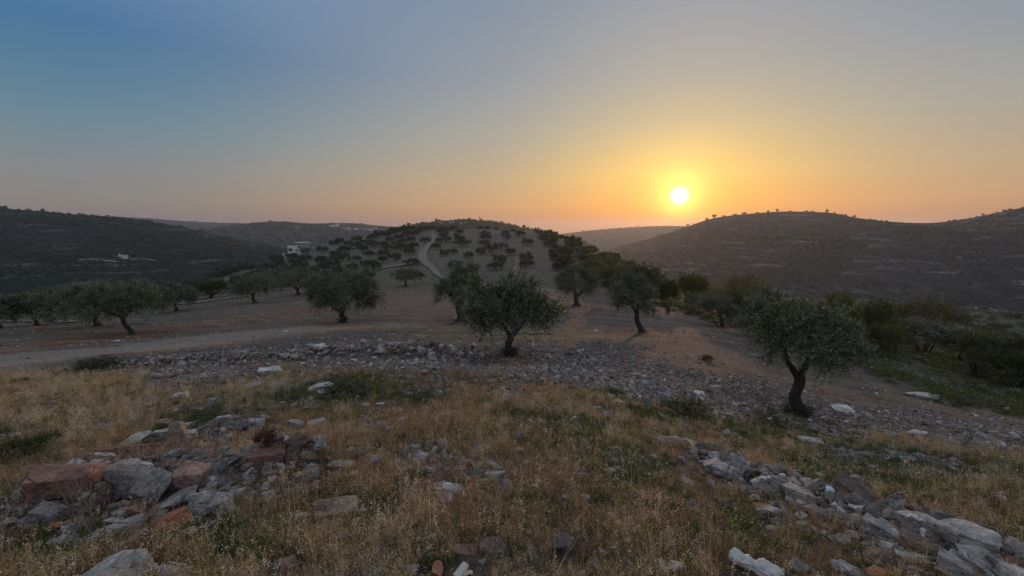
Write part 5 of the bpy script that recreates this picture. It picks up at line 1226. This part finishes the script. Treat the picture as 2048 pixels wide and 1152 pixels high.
ob = link('lattice_braces', tb.mesh('lattice_braces', [m_metal]), ms); ob['kind'] = 'stuff'
a = crest_point('wooded_hill', 962); u = a[1] / F
mi = empty('tower', (a[0], a[1] - 4, a[2] - .5), 0, label='slim tower standing above the trees of the wooded hilltop', category='tower')
tb = TB(); tb.tube([[0, 0, 0], [0, 0, 6.4 * u]], [1.1, .95], 12); link('shaft', tb.mesh('shaft', [m_conc]), mi)
tb = TB(); tb.tube([[0, 0, 6.4 * u + .01], [0, 0, 7.0 * u]], [1.5, 1.5], 12); link('gallery', tb.mesh('gallery', [m_conc]), mi)
tb = TB(); tb.tube([[0, 0, 7.0 * u + .01], [0, 0, 8.2 * u], [0, 0, 9.2 * u]], [.8, .7, .06], 12); link('cap', tb.mesh('cap', [m_conc]), mi)
for i, (px, py, w, h) in enumerate([(888, 447, 12, 4), (906, 446, 10, 5), (928, 446, 14, 4)]):
    a = hill_hit('wooded_hill', px, py + 2); u = a[1] / F
    o = empty('hilltop_building', (a[0], a[1] - 3, a[2]), 0, label=f'{["low", "square", "long"][i]} pale building among the trees of the wooded hilltop', category='building', group='buildings on the wooded hilltop')
    wing(o, 'wall', -w * u / 2, w * u / 2, 0, 6, 0, h * u, m_conc); wing(o, 'roof', -w * u / 2 - .2, w * u / 2 + .2, -.2, 6.2, h * u + .003, h * u + .3, m_conc)

# ------------------------------------------------------------------ litter
def plastic(name, c, trans=.35):
    m, t, b = material(name); n = noise(t, 14, 5, .7, mn(t, 'ShaderNodeTexCoord').outputs['Object'], 1)
    t.links.new(mmix(t, 1.0, C4(c), mramp(t, n, [(.3, .72), (.6, 1.05)]), 'MULTIPLY'), b.inputs['Base Color']); b.inputs['Roughness'].default_value = .45; bump(t, b, n, .6, .01)
    tr = mn(t, 'ShaderNodeBsdfTranslucent', {0: C4(c)}); ms_ = mn(t, 'ShaderNodeMixShader', {0: trans}); t.links.new(b.outputs[0], ms_.inputs[1]); t.links.new(tr.outputs[0], ms_.inputs[2]); t.links.new(ms_.outputs[0], t.nodes['Material Output'].inputs['Surface']); return m
m_bag = plastic('white_plastic_film', (.66, .66, .64)); m_paper = plastic('off_white_paper', (.62, .56, .48), .15); m_blue = plastic('light_blue_film', (.30, .48, .62), .1); m_greenp = plastic('green_plastic', (.03, .30, .20), .1); m_peach = plastic('peach_card', (.55, .27, .16), .1)
def sack(path, rads, k, crumple, seed, mat, name, flat=.6):
    tb = TB(); P = np.array(path, float); n = 34; tt = np.linspace(0, len(P) - 1, n); Q = np.stack([pchip(np.arange(len(P)), P[:, i], tt) for i in range(3)], -1); Rr = pchip(np.arange(len(P)), np.array(rads), tt)
    tb.tube(Q, Rr, k, 0, seed); V = np.vstack(tb.V); c = Q.mean(0)
    axis = unit(Q[-1] - Q[0]); th = np.arctan2(V[:, 2] - c[2], V[:, 1] - c[1]); s_ = (V - Q[0]) @ axis
    d = fbm(th * 1.9 + s_ * 14, s_ * 30, 4, seed) * crumple + fbm(th * 6, s_ * 12, 3, seed + 3) * crumple * .6
    nrm = unit(V - np.array([[np.interp(x_, (Q - Q[0]) @ axis, Q[:, i]) for i in range(3)] for x_ in s_])); V = V + nrm * d[:, None]; V[:, 2] = np.where(V[:, 2] > 0, V[:, 2] * flat, V[:, 2] * .4)
    Fq = np.vstack(tb.F); tri = Fq[:, 2] == Fq[:, 3]; return mesh_mixed(name, V, Fq[~tri], Fq[tri][:, :3], [mat], True)
def at(px, py, dz=0): q = hit(px, py); return drop(q, dz), mpp(q)
p, m = at(1505, 1140, .03)
B = link('plastic_bag', sack([(-44 * m, 0, 0), (-34 * m, 0, 0), (-18 * m, 0, 0), (-2 * m, 0, 0), (12 * m, 0, 0), (30 * m, 0, 0), (52 * m, 0, 0)], [8 * m, 17 * m, 14 * m, 12 * m, 21 * m, 19 * m, 9 * m], 44, .022, 3, m_bag, 'plastic_bag', .85), loc=p, rot=(R(3), R(6), R(-33)), label='crumpled white plastic bag twisted in the middle, lying in the grass', category='plastic bag')
# paper cup on its side, open end towards the camera
p, m = at(932, 1138, .028); prof_ = [(0, .004), (.021, 0), (.0215, .003), (.031, .078), (.0325, .080), (.0325, .083), (.030, .082), (.0205, .006), (0, .008)]
def lathe(prof, k, mat, name):
    a = np.arange(k) / k * 6.2832; V = np.array([[r * math.cos(t_), r * math.sin(t_), z] for r, z in prof for t_ in a]); return mesh_from(name, V, grid_faces(len(prof), k, wrap=True), [mat], smooth=True)
link('paper_cup', lathe(prof_, 32, m_paper, 'paper_cup'), loc=p, rot=(R(112), R(8), R(-28)), label='small off-white paper cup lying on its side', category='paper cup')
p, m = at(878, 1146, .02)
link('disposable_plate', lathe([(0, 0), (.026, 0), (.038, .009), (.041, .010), (.041, .012), (.037, .012), (.026, .003), (0, .003)], 32, m_peach, 'disposable_plate'), loc=p, rot=(R(38), R(-52), 0), label='small peach-coloured disc tilted on edge beside the paper cup', category='disc')
def sheet(w, h, seed, mat, name, amp=.01, n=14):
    u_, v_ = np.meshgrid(np.linspace(-.5, .5, n), np.linspace(-.5, .5, n), indexing='ij'); jag = 1 + .12 * fbm(u_ * 3 + seed, v_ * 3, 2, seed)
    top = fbm(u_ * 4 + seed, v_ * 4, 3, seed) * amp * 2; V = np.stack([u_ * w * jag, v_ * h * jag, top], -1).reshape(-1, 3); me = mesh_from(name, np.vstack([V, V - np.array([0, 0, .0015])]), np.vstack([grid_faces(n, n), grid_faces(n, n)[:, ::-1] + n * n]), [mat], smooth=True); return me
p, m = at(935, 1150, .012); link('paper_scrap', sheet(.05, .028, 4, m_paper, 'paper_scrap'), loc=p, rot=(0, .1, .3), label='torn white paper scrap under the paper cup', category='paper scrap')
def pouch(w, h, d, seed, mat, name):
    n = 16; u_, v_ = np.meshgrid(np.linspace(-1, 1, n), np.linspace(-1, 1, n), indexing='ij'); bul = (1 - u_ ** 4) * (1 - v_ ** 4); a_ = fbm(u_ * 2 + seed, v_ * 2, 3, seed) * .25
    Vt = np.stack([u_ * w / 2, v_ * h / 2, d / 2 * bul * (1 + a_)], -1).reshape(-1, 3); Vb = np.stack([u_ * w / 2, v_ * h / 2, -d / 2 * bul * .8 - .001], -1).reshape(-1, 3)
    return mesh_from(name, np.vstack([Vt, Vb]), np.vstack([grid_faces(n, n)[:, ::-1], grid_faces(n, n) + n * n]), [mat], smooth=True)
# packet with a blue landscape-like print: blue blotches on a white ground, a white band at the top
m_pack, t, b = material('printed_packet'); tc_ = mn(t, 'ShaderNodeTexCoord').outputs['Object']; sp = mn(t, 'ShaderNodeSeparateXYZ', {0: tc_}).outputs
nz_ = noise(t, 40, 3, .5, tc_)
cpk = mmix(t, mramp(t, nz_, [(.42, 0.0), (.5, 1.0)]), C4((.12, .30, .55)), C4((.55, .62, .66))); grn = mmix(t, mramp(t, noise(t, 70, 2, .5, tc_), [(.55, 0.0), (.6, 1.0)]), cpk, C4((.15, .32, .14)))
yb = mn(t, 'ShaderNodeMapRange', {0: sp[1], 1: .018, 2: .026}).outputs[0]; t.links.new(mmix(t, yb, grn, C4((.62, .66, .68))), b.inputs['Base Color']); b.inputs['Roughness'].default_value = .35
p, m = at(1664, 1000, .06); link('food_packet', pouch(25 * m, 21 * m, .03, 5, m_pack, 'food_packet'), loc=p, rot=(R(62), R(6), R(-12)), label='blue and white printed packet standing against a grey block in the stone line', category='packet')
p, m = at(1689, 1005, .05); link('small_wrapper', pouch(21 * m, 11 * m, .025, 8, m_bag, 'small_wrapper'), loc=p, rot=(R(25), R(-5), R(-18)), label='small pale wrapper right beside the blue and white packet', category='wrapper')
p, m = at(1676, 1036, .07); link('white_rag', sheet(12 * m, 26 * m, 9, m_bag, 'white_rag', .02), loc=p, rot=(R(30), .3, R(35)), label='narrow white strip of plastic draped over a grey rounded stone', category='plastic strip')
p, m = at(886, 948, .015); cap = empty('bottle_cap', p, 0, label='green plastic bottle cap among grass left of the pointed grey rock', category='bottle cap')
link('cap_shell', lathe([(0, .012), (.014, .012), (.0165, .010), (.0165, 0), (.0148, 0), (.0145, .009), (0, .010)], 28, m_greenp, 'cap_shell'), cap, rot=(R(20), 0, 0)); link('cap_ring', lathe([(.0168, -.004), (.0175, -.004), (.0175, -.001), (.0168, -.001), (.0168, -.004)], 28, m_greenp, 'cap_ring'), cap, rot=(R(20), 0, 0))
for i, (px, py, w, lab) in enumerate([(1398, 787, 14, 'white plastic scrap beside the white flat stone on the slope'), (572, 664, 8, 'first white scrap on the pale dirt road'), (585, 662, 8, 'second white scrap just past the first on the dirt road'), (606, 664, 10, 'white sheet of paper, third of the scraps on the dirt road'), (442, 668, 7, 'white scrap alone on the dirt road uphill of the crooked olive'), (912, 636, 5, 'white scrap at the foot of the thick olive trunk'), (1192, 661, 6, 'white scrap on the red field near the bent leaning olive'), (872, 946, 10, 'crumpled off-white tissue beside the green bottle cap'), (1178, 607, 7, 'white scrap in the field behind the wide forked olive'), (1341, 1138, 30, 'dry flat yellowish husk in the grass')]):
    p, m = at(px, py, .02 + w * .0004); link('litter_scrap', sheet(max(w * m * 1.4, .03), max(w * m, .02), 20 + i, m_bag if i != 9 else m_paper, 'litter_scrap', .02), loc=p, rot=(.35, .1, i), label=lab, category='litter')

# ------------------------------------------------------------------ bare dead stems by the pile, dry twigs
m_stem = flat_mat('dead_stem', (.20, .15, .12), .9, .3, 20)
def dead_plant(px, py, hpx, seed, lab):
    rg = np.random.default_rng(seed); p, m = at(px, py); r = empty('dead_plant', p, 0, label=lab, category='dry plant', group='bare dead weeds by the stone pile'); Hh = hpx * m
    for k in range(3):
        tb = TB(); top = np.array([rg.normal() * .12 * Hh, rg.normal() * .1 * Hh, Hh * rg.uniform(.75, 1)]); Q = curve_pts([rg.normal() * .01, 0, 0], top, .05 * Hh, 12, rg); tb.tube(Q, np.linspace(.0045, .0012, 12), 6)
        st = link('stem', tb.mesh('stem', [m_stem]), r)
        tb = TB()
        for j in range(7):
            a_ = Q[3 + j]; e = a_ + np.array([rg.normal() * .16, rg.normal() * .12, .16 + .1 * rg.random()]) * Hh * .8; tb.tube(curve_pts(a_, e, .03 * Hh, 6, rg), np.linspace(.002, .0006, 6), 4)
        o = link('twigs', tb.mesh('twigs', [m_stem]), st); o['kind'] = 'stuff'
dead_plant(178, 1078, 150, 1, 'tall bare dead weed with forking stems in front of the red-brown boulder')
dead_plant(150, 1062, 120, 2, 'shorter bare dead weed just beside the tall forking one')
dead_plant(1050, 842, 42, 3, 'thin dry stalks sticking out of the bank grass')
def red_tuft(px, py, w, h, lab, mat):
    p, m = at(px, py); k = bush(800 + int(px), 1, .8, 40, 8, 8, .05, mat, .4); r = empty('weed_clump', p, 0, label=lab, category='weed clump'); r.scale = (w * m, w * m, h * m / .8); link('stems', k[0], r); link('foliage', k[1], r)
m_redw = leaf_material('dark_red_weed', (.05, .018, .014), (.12, .04, .03), (.09, .04, .03), .2)
red_tuft(540, 898, 70, 48, 'dark red-brown weed clump at the back of the stone pile', m_redw)
red_tuft(690, 788, 96, 34, 'dark green low shrub around the pale flat-topped rock', m_bush_d)
red_tuft(830, 806, 76, 20, 'flat dark green shrub mat on the bank crest', m_bush_d)
red_tuft(420, 845, 90, 22, 'flat dark green shrub just above the stone pile', m_bush_d)
red_tuft(45, 915, 100, 48, 'green leafy shrub at the left edge of the photo', m_bush_d)
red_tuft(1390, 835, 130, 34, 'long dark green shrub on the bank before the stony slope', m_bush_d)
red_tuft(1560, 862, 110, 32, 'dark green shrub mat right below the forked olive', m_bush_d)
red_tuft(1228, 796, 56, 20, 'small dark shrub behind two blue-grey shards', m_bush_d)
red_tuft(1905, 812, 70, 26, 'dark green shrub on the right slope beside the flat pale outcrop', m_bush_d)
red_tuft(1425, 724, 42, 14, 'dark low weed clump alone on the red field before the stony slope', m_redw)
